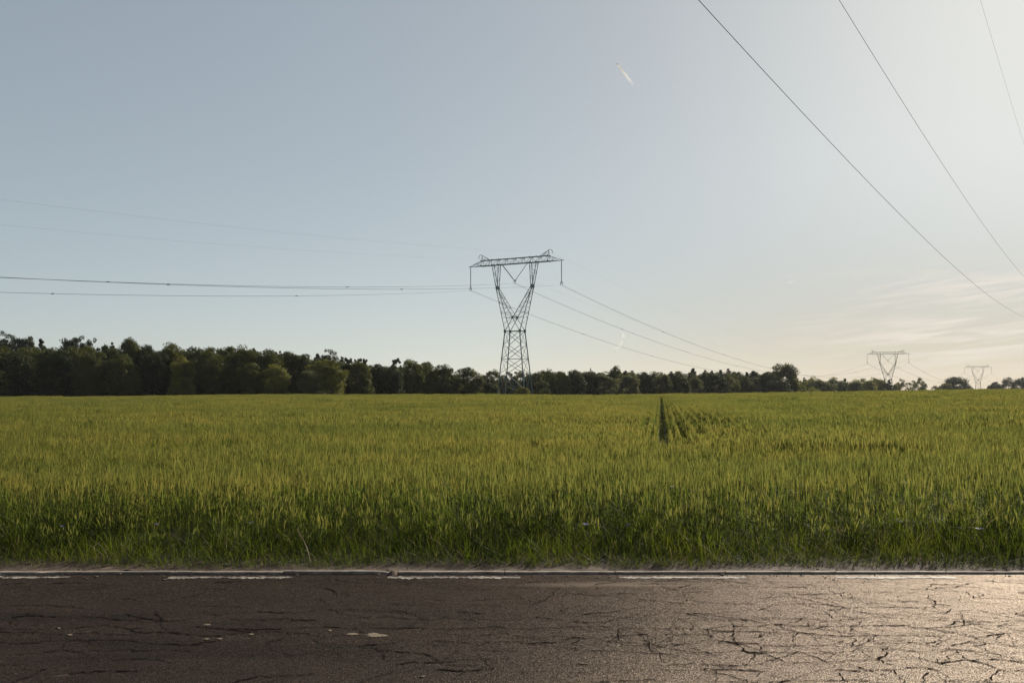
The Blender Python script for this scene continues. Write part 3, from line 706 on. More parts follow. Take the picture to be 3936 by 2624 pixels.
def trunk_mesh(kind, seed):
    r = random.Random(seed); mb = MB()
    if kind in ('oak', 'airy'):
        mb.tube([(0, 0, -.6), (.05, 0, 1.2), (-.05, .1, 3), (.1, 0, 5.6), (.1, .1, 8)], [.36, .27, .22, .13, .04], 7)
        for k in range(9):
            z = r.uniform(1.8, 6.2); a = r.uniform(0, 6.28); l = r.uniform(1.8, 3.2)
            mb.tube([(0, 0, z), (math.cos(a)*l*.5, math.sin(a)*l*.5, z+l*.35), (math.cos(a)*l, math.sin(a)*l, z+l*.75)], [.11, .07, .02], 5)
    elif kind == 'bush':
        for k in range(6):
            a = r.uniform(0, 6.28); l = r.uniform(.8, 2.2)
            mb.tube([(math.cos(a)*.2, math.sin(a)*.2, -.4), (math.cos(a)*l*.5, math.sin(a)*l*.5, 3), (math.cos(a)*l, math.sin(a)*l, 7)], [.14, .09, .02], 5)
    elif kind in ('pine', 'flatpine'):
        lean = .8 if kind == 'flatpine' else .2
        mb.tube([(0, 0, -.6), (.1, 0, 3), (lean*.4, .1, 6), (lean, 0, 9.2)], [.26, .21, .16, .05], 7)
        for k in range(10):
            z = r.uniform(5.5, 8.8); a = r.uniform(0, 6.28); l = r.uniform(1.0, 2.3)
            mb.tube([(lean*.6, 0, z), (lean*.6+math.cos(a)*l*.6, math.sin(a)*l*.6, z+.2), (lean*.6+math.cos(a)*l, math.sin(a)*l, z+.55)], [.08, .05, .02], 5)
    else:
        mb.tube([(0, 0, -.5), (0, 0, 4), (0, 0, 9.7)], [.26, .17, .03], 7)
    return mesh_data('trunk', mb.v, mb.f, M['bark'], smooth=True)
LIB = {}
def tree_meshes(kind, mat, var):
    key = (kind, mat, var)
    if key not in LIB:
        sd = sum(map(ord, kind))+var*17+sum(map(ord, mat))
        LIB[key] = (crown_mesh('crown', kind, M[mat], sd), trunk_mesh(kind, sd))
    return LIB[key]
NAMES = {'oak': ('broadleaf_tree', 'tree'), 'airy': ('broadleaf_tree', 'tree'), 'bush': ('bush', 'bush'), 'pine': ('pine_tree', 'pine'), 'flatpine': ('pine_tree', 'pine'), 'spruce': ('spruce_tree', 'spruce')}
def tree(kind, mat, var, px, topy, wpx, Y, label, group, rz=None):
    if kind == 'spruce': wpx = wpx*1.9+16; topy += 6
    if kind == 'pine': wpx *= 1.3
    p = at(px, topy, Y); g = gz(p.x, Y); h = p.z-g; w = wpx/F*Y
    nm, cat = NAMES[kind]
    e = tag(empty(nm, (p.x, Y, g-.05), random.uniform(0, 6.28) if rz is None else rz), label, cat, group)
    nat = {'oak': 8.0, 'bush': 8.6, 'airy': 8.0, 'pine': 6.2, 'flatpine': 6.4, 'spruce': 6.0}[kind]
    e.scale = (w/nat, w/nat, h/10.0)
    c, t = tree_meshes(kind, mat, var)
    link('trunk', t, e); link('crown', c, e)
    return e
G1 = 'trees of the dark wood on the left'; G2 = 'trees behind the nearest pylon'; G3 = 'trees of the wood right of the nearest pylon'; G4 = 'low trees and bushes below the middle pylon'; G5 = 'lone trees near the right edge'
def DF(px): return float(np.interp(px, [-200, 0, 800, 1300, 1740, 2100, 2600, 3000, 3400, 3936], [157, 158, 168, 182, 218, 252, 300, 400, 560, 850]))
TREES = [
# kind, leaves, variant, px, top py, width px, extra depth, label, group  -- front of the left wood
('oak','oak',0,-70,1345,190,0,'broad oak cut off by the left edge of the view',G1),
('oak','dark',1,38,1352,150,2,'dark front oak lowest at the far left of the wood',G1),
('oak','oak',2,120,1338,150,5,'front oak below the first three pine tops at the left',G1),
('oak','dark',3,205,1345,140,1,'deep shaded front oak beneath the fourth pine top from the left',G1),
('oak','oak',1,285,1335,140,4,'front oak under a pair of close pine tops, left wood',G1),
('oak','oak',0,350,1352,120,0,'front oak with sunlit yellowish shoulder at a third of the left wood',G1),
('oak','dark',2,415,1330,130,6,'rounded dark oak just left of the oak that overtops the left wood',G1),
('oak','oak',3,470,1362,130,1,'front oak standing before the oak that overtops the left wood',G1),
('oak','oak',2,512,1302,105,12,'oak that overtops the left wood with a pointed crown',G1),
('oak','dark',0,566,1326,85,9,'narrower dark oak right beside the overtopping pointed oak',G1),
('oak','dark',1,598,1350,110,2,'low dark oak filling the dip in the left wood skyline',G1),
('oak','oak',3,668,1321,135,6,'big domed oak right of the dip in the left wood skyline',G1),
('oak','olive',0,705,1372,95,-1,'lighter green front oak at the foot of the big domed oak',G1),
('oak','dark',3,748,1347,110,4,'dark oak between the big domed oak and a solitary pine tip',G1),
('oak','oak',1,808,1352,130,1,'front oak with sunlit right flank left of the middle of the wood',G1),
('oak','dark',2,868,1338,110,7,'dark oak behind the sunlit front oaks, mid left wood',G1),
('oak','oak',0,935,1331,140,4,'wide high oak in the middle of the left wood skyline',G1),
('oak','oak',2,955,1395,110,-2,'sunlit low front oak before the wide high oak',G1),
('oak','oak',3,1030,1344,135,3,'high oak right of the wide high oak, with bright right side',G1),
('oak','olive',1,1058,1402,110,-3,'bright yellow green front oak lit from the right',G1),
('oak','oak',1,1100,1352,110,6,'oak where the left wood skyline starts falling to the right',G1),
('oak','dark',3,1160,1362,110,5,'dark oak on the falling skyline left of the umbrella pines',G1),
('bush','willow',0,1189,1424,92,-5,'low round grey green bush tree at the front of the wood',G1),
('oak','olive',2,1255,1384,150,-1,'large light green oak with glowing right flank below the umbrella pines',G1),
('bush','dark',1,1140,1497,60,-8,'low dark bush at the field edge left of the grey green round one',G1),
('bush','willow',2,1232,1503,52,-8,'tiny grey bush at the field edge right of the grey green round one',G1),
('oak','dark',0,1322,1396,85,5,'narrow dark oak right below the umbrella pines',G1),
('oak','oak',2,1378,1392,105,1,'round topped oak right of the umbrella pines',G1),
('oak','dark',1,1440,1400,105,3,'round dark oak left of the leaning pine',G1),
('oak','dark',2,1505,1404,95,0,'shaded oak beneath the leaning pine',G1),
('oak','oak',0,1578,1383,115,2,'tallest oak right of the leaning pine',G1),
('oak','oak',1,1640,1392,110,1,'oak second from the right end of the left wood',G1),
('oak','oak',3,1697,1402,100,-1,'last full oak at the right end of the left wood',G1),
('airy','oak',0,1738,1440,56,4,'small thin tree trailing off the right end of the left wood',G1),
# pines that look over the left wood
('pine','needle',0,12,1287,70,26,'dark pine top at the very left edge of the skyline',G1),
('pine','needle',1,60,1299,48,24,'dark pine top second from the left edge',G1),
('pine','needle',2,110,1300,60,25,'broad dark pine top third from the left edge',G1),
('spruce','needle',0,160,1296,46,22,'pointed dark conifer top fourth from the left edge',G1),
('pine','needle',2,272,1303,56,24,'left one of two close dark pine tops',G1),
('pine','needle',0,312,1304,46,26,'right one of two close dark pine tops',G1),
('pine','needle',1,352,1310,44,24,'short square dark pine top alone after the close pair',G1),
('spruce','needle',1,432,1310,26,22,'thin dark conifer tip left of the overtopping oak',G1),
('pine','needle',1,800,1343,62,26,'flat dark pine top above the middle of the left wood',G1),
('spruce','needle',2,886,1333,30,24,'thin conifer tip left of the wide high oak',G1),
('spruce','needle',0,977,1332,34,26,'pointed conifer tip on the right shoulder of the wide high oak',G1),
('spruce','needle',1,1078,1343,26,26,'small conifer tip above the start of the falling skyline',G1),
('spruce','needle',2,1220,1353,32,24,'slim upright pine left of the broad pine crown',G1),
('pine','needle',0,1266,1353,76,24,'broad brownish pine crown left of the umbrella pines',G1),
('flatpine','needle',0,1318,1369,36,22,'first umbrella pine with flat crown, beside the broad pine crown',G1),
('flatpine','needle',1,1345,1375,40,23,'second umbrella pine, its crown slanting down to the left',G1),
('flatpine','needle',2,1374,1376,36,24,'third umbrella pine standing on a thin bare trunk',G1),
('flatpine','needle',0,1402,1377,34,25,'last umbrella pine on the right of the row',G1),
('flatpine','needle',1,1526,1375,50,18,'leaning pine rising above the oaks alone',G1),
# around the nearest pylon
('bush','oak',1,1800,1413,128,-4,'rounded free standing tree left of the nearest pylon, sunlit right side',G2),
('airy','dark',1,1868,1432,70,2,'thin dark tree between the rounded tree and the pylon',G2),
('airy','oak',2,1902,1420,70,6,'see-through tree just left of the pylon legs',G2),
('bush','dark',2,1880,1470,80,-2,'dark bush filling the gap beside the rounded tree',G2),
('airy','dark',0,1958,1428,80,8,'see-through tree directly behind the left pylon legs',G2),
('airy','oak',1,2010,1424,80,8,'see-through tree directly behind the middle of the pylon',G2),
('bush','willow',1,1980,1447,44,5,'brownish rounded bush seen between the pylon legs',G2),
('bush','olive',0,1905,1476,34,-4,'small yellow green bush left of the pylon foot',G2),
('bush','dark',0,1940,1478,80,2,'dark low bush behind the white plate on the pylon',G2),
('bush','olive',1,2010,1488,60,-26,'low yellow green bush in front of the right pylon legs',G2),
('bush','dark',1,2040,1462,100,4,'dark bush behind the right pylon legs',G2),
('bush','oak',2,2085,1466,58,-6,'sunlit bush just right of the pylon foot',G2),
('airy','oak',0,2060,1428,80,6,'open crowned tree just right of the pylon',G2),
# wood right of the pylon
('airy','oak',2,2108,1418,74,6,'open crowned tree second right of the pylon',G3),
('oak','oak',1,2150,1428,90,0,'dense oak third right of the pylon',G3),
('oak','dark',2,2208,1423,95,-2,'brownish oak fourth right of the pylon',G3),
('airy','needle',1,2268,1416,30,12,'small flat crowned pine poking above the brownish oaks',G3),
('oak','dark',0,2272,1432,90,0,'brown green oak below the small flat crowned pine',G3),
('bush','willow',0,2325,1440,90,-6,'rounded grey brown tree before the taller broad one',G3),
('oak','oak',3,2362,1408,75,8,'tallest broad tree midway along the wood right of the pylon',G3),
('spruce','needle',0,2402,1418,30,10,'conifer just right of the tallest broad tree',G3),
('spruce','needle',1,2430,1418,32,12,'slim conifer second right of the tallest broad tree',G3),
('oak','willow',1,2418,1442,85,-4,'grey green oak under two slim conifers',G3),
('spruce','needle',2,2474,1424,34,10,'squat conifer third right of the tallest broad tree',G3),
('oak','dark',3,2480,1438,80,0,'dark oak under the squat conifer',G3),
('spruce','needle',0,2510,1431,30,12,'low conifer in the dip of the skyline',G3),
('oak','oak',2,2545,1440,80,-2,'olive oak under the dip of the skyline',G3),
('spruce','needle',1,2582,1422,38,10,'dark wide conifer left of the power wires passing behind',G3),
('spruce','needle',2,2605,1424,34,12,'dark narrow conifer touching the wide one',G3),
('oak','dark',1,2610,1444,85,-4,'dark rounded oak where the lowest power wire meets the wood',G3),
('spruce','needle',0,2663,1409,36,10,'tallest pointed conifer of the row left of the large round tree',G3),
('oak','willow',2,2672,1446,75,-2,'grey oak at the foot of the tallest pointed conifer',G3),
('spruce','needle',1,2709,1417,30,12,'conifer next right of the tallest pointed one',G3),
('spruce','needle',2,2736,1419,24,14,'thinnest conifer of the row',G3),
('bush','dark',2,2740,1436,120,-8,'very dark rounded thicket below the conifer row',G3),
('spruce','needle',0,2770,1415,30,12,'conifer right of the thinnest one',G3),
('spruce','needle',1,2800,1411,34,10,'pointed conifer fifth from the large round tree going left',G3),
('oak','oak',0,2800,1440,75,0,'light oak below a pointed conifer near the large round tree',G3),
('spruce','needle',2,2840,1425,30,12,'low conifer in the small gap of the row',G3),
('spruce','needle',0,2872,1424,30,12,'conifer with a blunt tip near the large round tree',G3),
('oak','oak',3,2862,1446,80,-6,'pale oak below the blunt conifer',G3),
('spruce','needle',1,2896,1419,34,10,'conifer close against the large round tree on its left',G3),
('bush','willow',1,2905,1452,80,-12,'grey green bush left of the large round tree',G3),
('oak','oak',2,3012,1400,132,-30,'large round dark tree standing out above the right wood',G3),
('bush','dark',0,2985,1462,120,-38,'dark undergrowth at the foot of the large round tree',G3),
('oak','dark',3,2945,1432,60,-20,'dark side crown leaning against the large round tree',G3),
('airy','olive',1,3076,1462,50,-10,'yellow green young tree right of the large round tree',G3),
# below the middle pylon
('spruce','needle',1,3092,1445,22,60,'small conifer top behind the bushes, right of the large round tree',G4),
('oak','olive',0,3120,1450,80,50,'light green far tree behind the silver green bush',G4),
('bush','willow',0,3150,1458,110,-20,'wide silver green bush right of the large round tree',G4),
('bush','olive',2,3128,1488,70,-30,'low yellow green bush in front of the silver green one',G4),
('oak','olive',1,3200,1452,80,50,'light green far tree left of the dark little tip',G4),
('spruce','needle',2,3247,1449,22,60,'dark little conifer tip among light green trees',G4),
('bush','dark',1,3232,1470,72,-10,'dark grey bush with pale top, second of three in a row',G4),
('bush','dark',2,3282,1469,56,-12,'darkest bush, small, third of three in a row',G4),
('bush','olive',0,3318,1456,100,10,'bright yellow green tree left of the middle pylon',G4),
('oak','olive',2,3368,1453,70,8,'yellow green tree beside the middle pylon, left of its legs',G4),
('spruce','needle',0,3416,1453,26,-30,'narrow dark column tree in front of the middle pylon',G4),
('oak','willow',3,3392,1462,46,0,'grey tree at the left foot of the middle pylon',G4),
('bush','willow',2,3442,1474,44,0,'low grey bush right of the narrow dark column tree',G4),
# lone trees
('airy','willow',0,3468,1457,60,40,'bluish tree with gaps, left one of a pair in the open',G5),
('airy','willow',1,3528,1452,66,60,'bluish tree with gaps, right one of a pair in the open',G5),
('bush','willow',1,3546,1484,40,20,'small bush at the foot of the bluish pair',G5),
('airy','willow',2,3592,1480,30,80,'small faint tree alone in the gap',G5),
('oak','dark',0,3676,1449,116,-40,'broad dark lone tree left of the farthest pylon',G5),
('bush','willow',0,3632,1474,60,-30,'grey bush hugging the left side of the broad lone tree',G5),
('bush','dark',1,3726,1482,44,-30,'low dark bush hugging the right side of the broad lone tree',G5),
('spruce','willow',0,3827,1462,44,0,'small pointed tree right of the farthest pylon',G5),
('bush','dark',2,3812,1480,50,-20,'low dark bush at the foot of the small pointed tree',G5),
('airy','dark',1,3876,1450,64,-30,'spiky topped tree left of the last tree in view',G5),
('oak','dark',2,3925,1452,80,-40,'last dark tree at the right edge of the view',G5),
]
ORD = ['first','second','third','fourth','fifth','sixth','seventh','eighth','ninth','tenth','eleventh','twelfth','thirteenth','fourteenth','fifteenth','sixteenth','seventeenth','eighteenth','nineteenth','twentieth','twenty-first','twenty-second','twenty-third','twenty-fourth']
for i, px in enumerate(range(-60, 1730, 80)):
    ty = float(np.interp(px, [-60, 500, 600, 700, 1000, 1150, 1300, 1450, 1740], [1334, 1334, 1350, 1336, 1344, 1362, 1392, 1408, 1420]))
    TREES.append(('oak', ('dark', 'oak')[i % 2], i % 4, px+random.uniform(-12, 12), ty+random.uniform(-4, 8), 150, 14, 'dark tree inside the left wood, %s from its left end in the second row' % ORD[i], G1))
for i, px in enumerate(range(2090, 2960, 62)):
    TREES.append(('oak', ('dark', 'oak', 'willow')[i % 3], i % 4, px+random.uniform(-10, 10), 1431+random.uniform(-4, 6), 108, 12, 'rounded tree closing gaps, %s from the nearest pylon in the right wood second row' % ORD[i], G3))
for i, px in enumerate(range(1768, 2090, 54)):
    TREES.append(('bush', ('dark', 'oak')[i % 2], i % 3, px, 1458+random.uniform(-8, 8), 92, 16, 'dark thicket closing gaps, %s from the left around the nearest pylon' % ORD[i], G2))
for i, px in enumerate(range(3090, 3400, 52)):
    TREES.append(('bush', ('willow', 'olive', 'dark')[i % 3], i % 3, px, 1464, 90, 30, 'far rounded bush closing gaps, %s right of the large round tree' % ORD[i], G4))
for (kind, mat, var, px, ty, w, dd, lab, grp) in TREES:
    tree(kind, mat, var, px, ty, w, DF(px)+dd, lab, grp)

# ------------------------------------------------------------------ pylons
ZB = 29.8+3.0                                # height of the crossarm's lower chord above the foot
def lerp3(a, b, t): return Vector(a).lerp(Vector(b), t)
def lattice(mb, A0, A1, B0, B1, n, w, cross=False, horiz=False, flip=1):
    for i in range(n):
        a0, a1 = lerp3(A0, A1, i/n), lerp3(A0, A1, (i+1)/n); b0, b1 = lerp3(B0, B1, i/n), lerp3(B0, B1, (i+1)/n)
        if cross: mb.angle(a0, b1, w); mb.angle(b0, a1, w, flip=-1)
        elif (i+(flip < 0)) % 2: mb.angle(a0, b1, w)
        else: mb.angle(b0, a1, w)
        if horiz and i: mb.angle(a0, b0, w*.85)
def insulator(mb, a, b, r=.135, n=26):
    a = Vector(a); b = Vector(b); pts = []; rr = []
    for i in range(n):
        for t, q in ((0, .04), (.25, r), (.55, r*.85), (.7, .04)):
            pts.append(a.lerp(b, (i+t)/n)); rr.append(q)
    pts.append(b); rr.append(.04); mb.tube(pts, rr, 8)
def build_pylon(thick=1.0):
    k = thick
    root = empty('transmission_tower')
    body = MB(); zbelt = 17.5
    Wf = lambda z: 1.95+.115*(zbelt-z); Df = lambda z: 1.15+.046*(zbelt-z)
    cor = lambda z, i: Vector((Wf(z)*(-1, 1, 1, -1)[i], Df(z)*(-1, -1, 1, 1)[i], z))
    lv = [0.0, 2.6, 7.9, 11.2, 14.4, zbelt]
    for i in range(4):
        body.angle(cor(-.4, i), cor(zbelt, i), .24*k, flip=1 if i % 2 else -1)
        j = (i+1) % 4
        for z0, z1 in zip(lv[1:-1], lv[2:]):
            body.angle(cor(z0, i), cor(z1, j), .13*k); body.angle(cor(z0, j), cor(z1, i), .13*k, flip=-1)
        m = (cor(2.6, i)+cor(2.6, j))/2
        body.angle(cor(0, i), m, .13*k); body.angle(cor(0, j), m, .13*k)
        for z, w in ((2.6, .12), (11.2, .10), (zbelt, .19)): body.angle(cor(z, i), cor(z, j), w*k)
    for i in range(4): body.box(cor(zbelt, i), .42, .34, .7)
    body.build('tower_body', M['steel'], root)
    for i in range(4):
        feet = MB(); feet.box(cor(-.25, i), .9, .9, .7); feet.build('footing', M['kerb'], root)
    zc = 20.6; zh = 27.5; hx_o, hx_i, hy = 4.76, 4.42, .45; tx_o, tx_i, ty = 5.85, 4.1, .5
    for s in (-1, 1):
        a = MB()
        for q in (-1, 1):
            Bo = (s*1.95, q*1.15, zbelt); Ho = (s*hx_o, q*hy, zh); To = (s*tx_o, q*ty, ZB)
            Ci = (s*.08, q*1.05, zc); Hi = (s*hx_i, q*hy, zh); Ti = (s*tx_i, q*ty, ZB); Bx = (-s*1.95, q*1.15, zbelt)
            a.angle(Bo, Ho, .17*k); a.angle(Ho, To, .16*k); a.angle(Ci, Hi, .17*k); a.angle(Hi, Ti, .15*k); a.angle(Bx, Ci, .15*k)
            Bm = lerp3(Bo, Ho, (zc-zbelt)/(zh-zbelt)); a.angle(Bm, Ci, .11*k)
            lattice(a, Bm, Ho, Ci, Hi, 6, .085*k, horiz=True)
            lattice(a, Bo, Bm, Bo, Ci, 2, .08*k)
            lattice(a, Ho, To, Hi, Ti, 5, .08*k)
            a.box(Ci, .35, .16, .6); a.box(lerp3(Ho, Hi, .5), .5, .14, .7)
        for (P, Q) in (((1.95, 1.15, zbelt), (hx_o, hy, zh)), ((hx_o, hy, zh), (tx_o, ty, ZB)), ((.08, 1.05, zc), (hx_i, hy, zh)), ((hx_i, hy, zh), (tx_i, ty, ZB))):
            A0 = (s*P[0], -P[1], P[2]); B0 = (s*P[0], P[1], P[2]); A1 = (s*Q[0], -Q[1], Q[2]); B1 = (s*Q[0], Q[1], Q[2])
            lattice(a, A0, A1, B0, B1, 7 if Q[2] == zh else 4, .075*k)
        a.build('window_arm', M['steel'], root)
    c = MB(); zt = ZB+1.25; X1 = 8.8; X2 = 12.15
    for q in (-1, 1):
        c.angle((-X1, q*.5, ZB), (X1, q*.5, ZB), .19*k); c.angle((-X1, q*.42, zt), (X1, q*.42, zt), .17*k)
        for s in (-1, 1):
            c.angle((s*X1, q*.5, ZB), (s*X2, 0, ZB), .15*k); c.angle((s*X1, q*.42, zt), (s*X2, 0, ZB+.05), .13*k)
            c.angle((s*(X1+1.1), q*.34, ZB), (s*X1, q*.42, zt), .08*k); c.angle((s*(X1+1.1), q*.33, ZB), (s*(X1+1.1), q*.28, ZB+.85), .07*k); c.angle((s*(X1+1.1), q*.28, ZB+.85), (s*(X1+2.2), q*.16, ZB), .07*k)
        n = 16
        lattice(c, (-X1, q*.5, ZB), (X1, q*.5, ZB), (-X1, q*.42, zt), (X1, q*.42, zt), n, .10*k)
        for i in range(n+1):
            if i % 2 == 0:
                x = -X1+2*X1*i/n; c.angle((x, q*.5, ZB), (x, q*.42, zt), .08*k)
        for x in (-5.85, -4.1, 4.1, 5.85, -X1, X1): c.box((x, q*.5, ZB+.02), .42, .10, .32); c.box((x, q*.42, zt), .3, .10, .24)
    lattice(c, (-X1, -.5, ZB), (X1, -.5, ZB), (-X1, .5, ZB), (X1, .5, ZB), 16, .08*k)
    lattice(c, (-X1, -.42, zt), (X1, -.42, zt), (-X1, .42, zt), (X1, .42, zt), 16, .07*k, flip=-1)
    for s in (-1, 1): c.box((s*X2, 0, ZB), .7, .16, .16)
    c.build('crossarm', M['steel'], root)
    for s in (-1, 1):
        p = MB(); ap = Vector((s*8.75, 0, ZB+2.5))
        for q in (-1, 1):
            p.angle((s*8.9, q*.42, zt), ap, .12*k); p.angle((s*6.7, q*.42, zt), ap, .12*k)
            p.angle((s*7.8, q*.42, zt), ap*.5+Vector((s*8.9, q*.42, zt))*.5, .07*k); p.angle((s*7.8, q*.42, zt), ap*.5+Vector((s*6.7, q*.42, zt))*.5, .07*k)
        p.tube([ap, ap+Vector((s*.35, 0, .12)), ap+Vector((s*.8, 0, -.02)), ap+Vector((s*.95, 0, -.3)), ap+Vector((s*.95, 0, -.75))], .09*k, 6)
        p.build('earth_peak', M['steel'], root)
    for s in (-1, 1):
        m = MB(); insulator(m, (s*12.0, 0, ZB-.35), (s*12.0, 0, ZB-5.0)); m.bar((s*12.0, 0, ZB), (s*12.0, 0, ZB-.4), .07)
        o = m.build('insulator_string', M['glass'], root)
        y = MB(); y.bar((s*12.0-.35, 0, ZB-5.05), (s*12.0+.35, 0, ZB-5.05), .13); y.bar((s*12.0-.2, 0, ZB-5.05), (s*12.0-.24, 0, ZB-5.5), .09); y.bar((s*12.0+.2, 0, ZB-5.05), (s*12.0+.24, 0, ZB-5.5), .09); y.bar((s*12.0-.3, 0, ZB-4.75), (s*12.0+.3, 0, ZB-4.75), .08)
        y.build('yoke', M['steel'], o)
        m = MB(); insulator(m, (s*3.25, 0, ZB-.15), (s*.32, 0, ZB-3.6)); m.bar((s*3.4, 0, ZB), (s*3.25, 0, ZB-.15), .07)
        m.build('insulator_string', M['glass'], root)
    y = MB(); y.box((0, 0, ZB-3.8), .62, .1, .3); y.bar((-.2, 0, ZB-3.9), (-.24, 0, ZB-4.5), .09); y.bar((.2, 0, ZB-3.9), (.24, 0, ZB-4.5), .09)
    y.build('yoke', M['steel'], root)
    return root
LAZ = R(31.0); U = Vector((math.sin(LAZ), math.cos(LAZ), 0)); PX = Vector((math.cos(LAZ), -math.sin(LAZ), 0))
def copy_tree(o, parent=None):
    c = o.copy(); COL.objects.link(c); c.parent = parent
    for ch in list(o.children): copy_tree(ch, c)
    return c
GP = 'line of lattice pylons'
T1 = build_pylon(.70); T1.location = (.65, 225, -3.0); T1.rotation_euler.z = -LAZ
tag(T1, 'nearest and largest lattice pylon, dark steel, rising behind the wheat field', 'pylon', GP)
pa, pb = Vector((228, 604, 0)), Vector((457, 977, 0))
pa.z = at(3406, 1360.5, 604).z-ZB; pb.z = at(3758, 1411.5, 977).z-ZB
T2 = copy_tree(T1); T2.location = pa; tag(T2, 'middle lattice pylon standing behind the low yellow green trees', 'pylon', GP)
T3 = copy_tree(T1); T3.location = pb; tag(T3, 'farthest and smallest lattice pylon near the right edge', 'pylon', GP)
# a white danger plate on a leg of the nearest one only
m = MB(); m.box((0, 0, 0), .42, .03, .36); o = m.build('warning_plate', M['plate'], T1); o.location = (-2.15, -2.25, 1.9)
m = MB(); m.bar((-2.15, -2.22, 1.9), (-3.4, -1.8, 1.7), .06); m.build('plate_bracket', M['steel'], T1)

# ------------------------------------------------------------------ wires
def span(name, A, B, sag, r, twin, label, group, n=60, t0=0.0, t1=1.0):
    A = Vector(A); B = Vector(B); d = (B-A); d.z = 0; d.normalize(); side = Vector((d.y, -d.x, 0))
    root = tag(empty(name, A.lerp(B, t0)), label, 'power line', group) if twin else None
    base = root.location.copy() if twin else Vector()
    for s in ((-.22, .22) if twin else (0,)):
        pts = []
        for i in range(n+1):
            t = t0+(t1-t0)*i/n; p = A.lerp(B, t); p.z -= 4*sag*t*(1-t); pts.append(p+side*s-base)
        mb = MB(); mb.tube(pts, r, 6)
        o = mb.build('wire' if twin else name, M['wire'], root, True)
        if not twin: tag(o, label, 'power line', group)
    if twin:
        L0 = (B-A).length
        for k in range(1, 9):
            t = k/9.0+.02
            if t < t0 or t > t1: continue
            p = A.lerp(B, t); p.z -= 4*sag*t*(1-t); p -= base
            s = MB(); s.bar(p-side*.25, p+side*.25, .12); s.build('spacer', M['steel'], root)
    return root
def hang(loc, kind):
    loc = Vector(loc)
    if kind == 'L': return loc+PX*-12.0+Vector((0, 0, ZB-5.5))
    if kind == 'R': return loc+PX*12.0+Vector((0, 0, ZB-5.5))
    if kind == 'C': return loc+Vector((0, 0, ZB-4.5))
    s = -1 if kind == 'EL' else 1
    return loc+PX*s*9.7+Vector((0, 0, ZB+1.75))
q0 = Vector((.65, 225, -3.0)); qm = q0-U*441; qm.z = -3.0; q2 = Vector(pa); q3 = Vector(pb); q4 = q3+(q3-q2); q4.z = q3.z-2
GW = 'wires of the pylon line'
side_name = {'L': 'left arm', 'R': 'right arm', 'C': 'hanging V', 'EL': 'left peak', 'ER': 'right peak'}
for kd in ('L', 'C', 'R', 'EL', 'ER'):
    tw = kd in 'LCR'; nm = 'conductor' if tw else 'earth_wire'; what = 'twin conductor' if tw else 'thin earth wire'
    span(nm, hang(q0, kd), hang(qm, kd), 12.8 if tw else 10.8, .013 if tw else .0055, tw, 'sagging %s from the %s of the nearest pylon towards the left edge' % (what, side_name[kd]), GW, t1=.62)
    span(nm, hang(q0, kd), hang(q2, kd), 14.2 if tw else 12.0, .018 if tw else .007, tw, 'sagging %s from the %s of the nearest pylon to the middle one' % (what, side_name[kd]), GW)
    span(nm, hang(q2, kd), hang(q3, kd), 11.4 if tw else 9.8, .030 if tw else .012, tw, 'far faint %s from the %s of the middle pylon to the farthest' % (what, side_name[kd]), GW)
    span(nm, hang(q3, kd), hang(q4, kd), 11.4 if tw else 9.8, .026 if tw else .012, tw, 'faintest %s leaving the %s of the farthest pylon to the right' % (what, side_name[kd]), GW)
# the nearer line overhead
for s, (a, b, c), r, lab in ((-11.0, (3.215e-4, -.07571, 14.348), 0.0125, 'thick dark overhead wire crossing the sky, lowest of three at upper right'), (-7.2, (4.0e-4, -.07444, 14.457), .0085, 'thinner overhead wire, middle one of three at upper right'), (-3.3, (4.0e-4, -.0765, 14.62), .003, 'faintest overhead wire by the sun glow at the top right corner')):
    mb = MB(); pts = []
    for i in range(121):
        t = -70+i*(330/120.); p = PX*s+U*t; p.z = EYE+a*t*t+b*t+c; pts.append(p)
    mb.tube(pts, r, 8); o = mb.build('overhead_wire', M['wire'], None, True)
    tag(o, lab, 'power line', 'overhead wires at the upper right')

# ------------------------------------------------------------------ contrails and cloud puffs
def vapour_tube(name, pts, radii, mat, label, cat, parent=None):
    mb = MB(); c = Vector(pts[0]); mb.tube([Vector(p)-c for p in pts], radii, 16)
    o = mb.build(name, mat, parent, True)
    uv = o.data.uv_layers.new(name='UVMap'); n = len(pts)
    for lp in o.data.loops: uv.data[lp.index].uv = ((lp.vertex_index//16)/(n-1), .5)
    o.location = c
    if label: tag(o, label, cat)
    return o
VM = vapour_mat('fresh_contrail', (.95, .93, .90), .95); VO = vapour_mat('old_vapour', (.95, .90, .85), .055, False)
Y0 = 7000.
e = tag(empty('contrail', at(2370, 244, Y0)), 'short bright double contrail slanting down right, high in the sky', 'contrail')
for off in (-1, 1):
    P = [at(2370+72*t+off*(1.2+1.3*t), 244+92*t-off*(.9+t), Y0+300*t)-e.location for t in np.linspace(0, 1, 14)]
    o = vapour_tube('vapour_trail', P, [2.0+2.4*t for t in np.linspace(0, 1, 14)], VM, None, None, e)
wig = [(2362, 1352), (2368, 1338), (2382, 1326), (2396, 1312), (2402, 1298), (2394, 1288), (2398, 1276)]
vapour_tube('old_contrail', [at(x, y, 9000) for x, y in wig], [6, 14, 16, 15, 17, 14, 6], VO, 'faint pinkish twisted scrap of old contrail above the wood', 'contrail')
vapour_tube('small_cloud', [at(3030, 1090, 9000), at(3036, 1086, 9000), at(3044, 1083, 9020), at(3052, 1086, 9040)], [4, 16, 14, 3], VO, 'tiny white cloud puff alone left of the streaky cirrus', 'cloud')

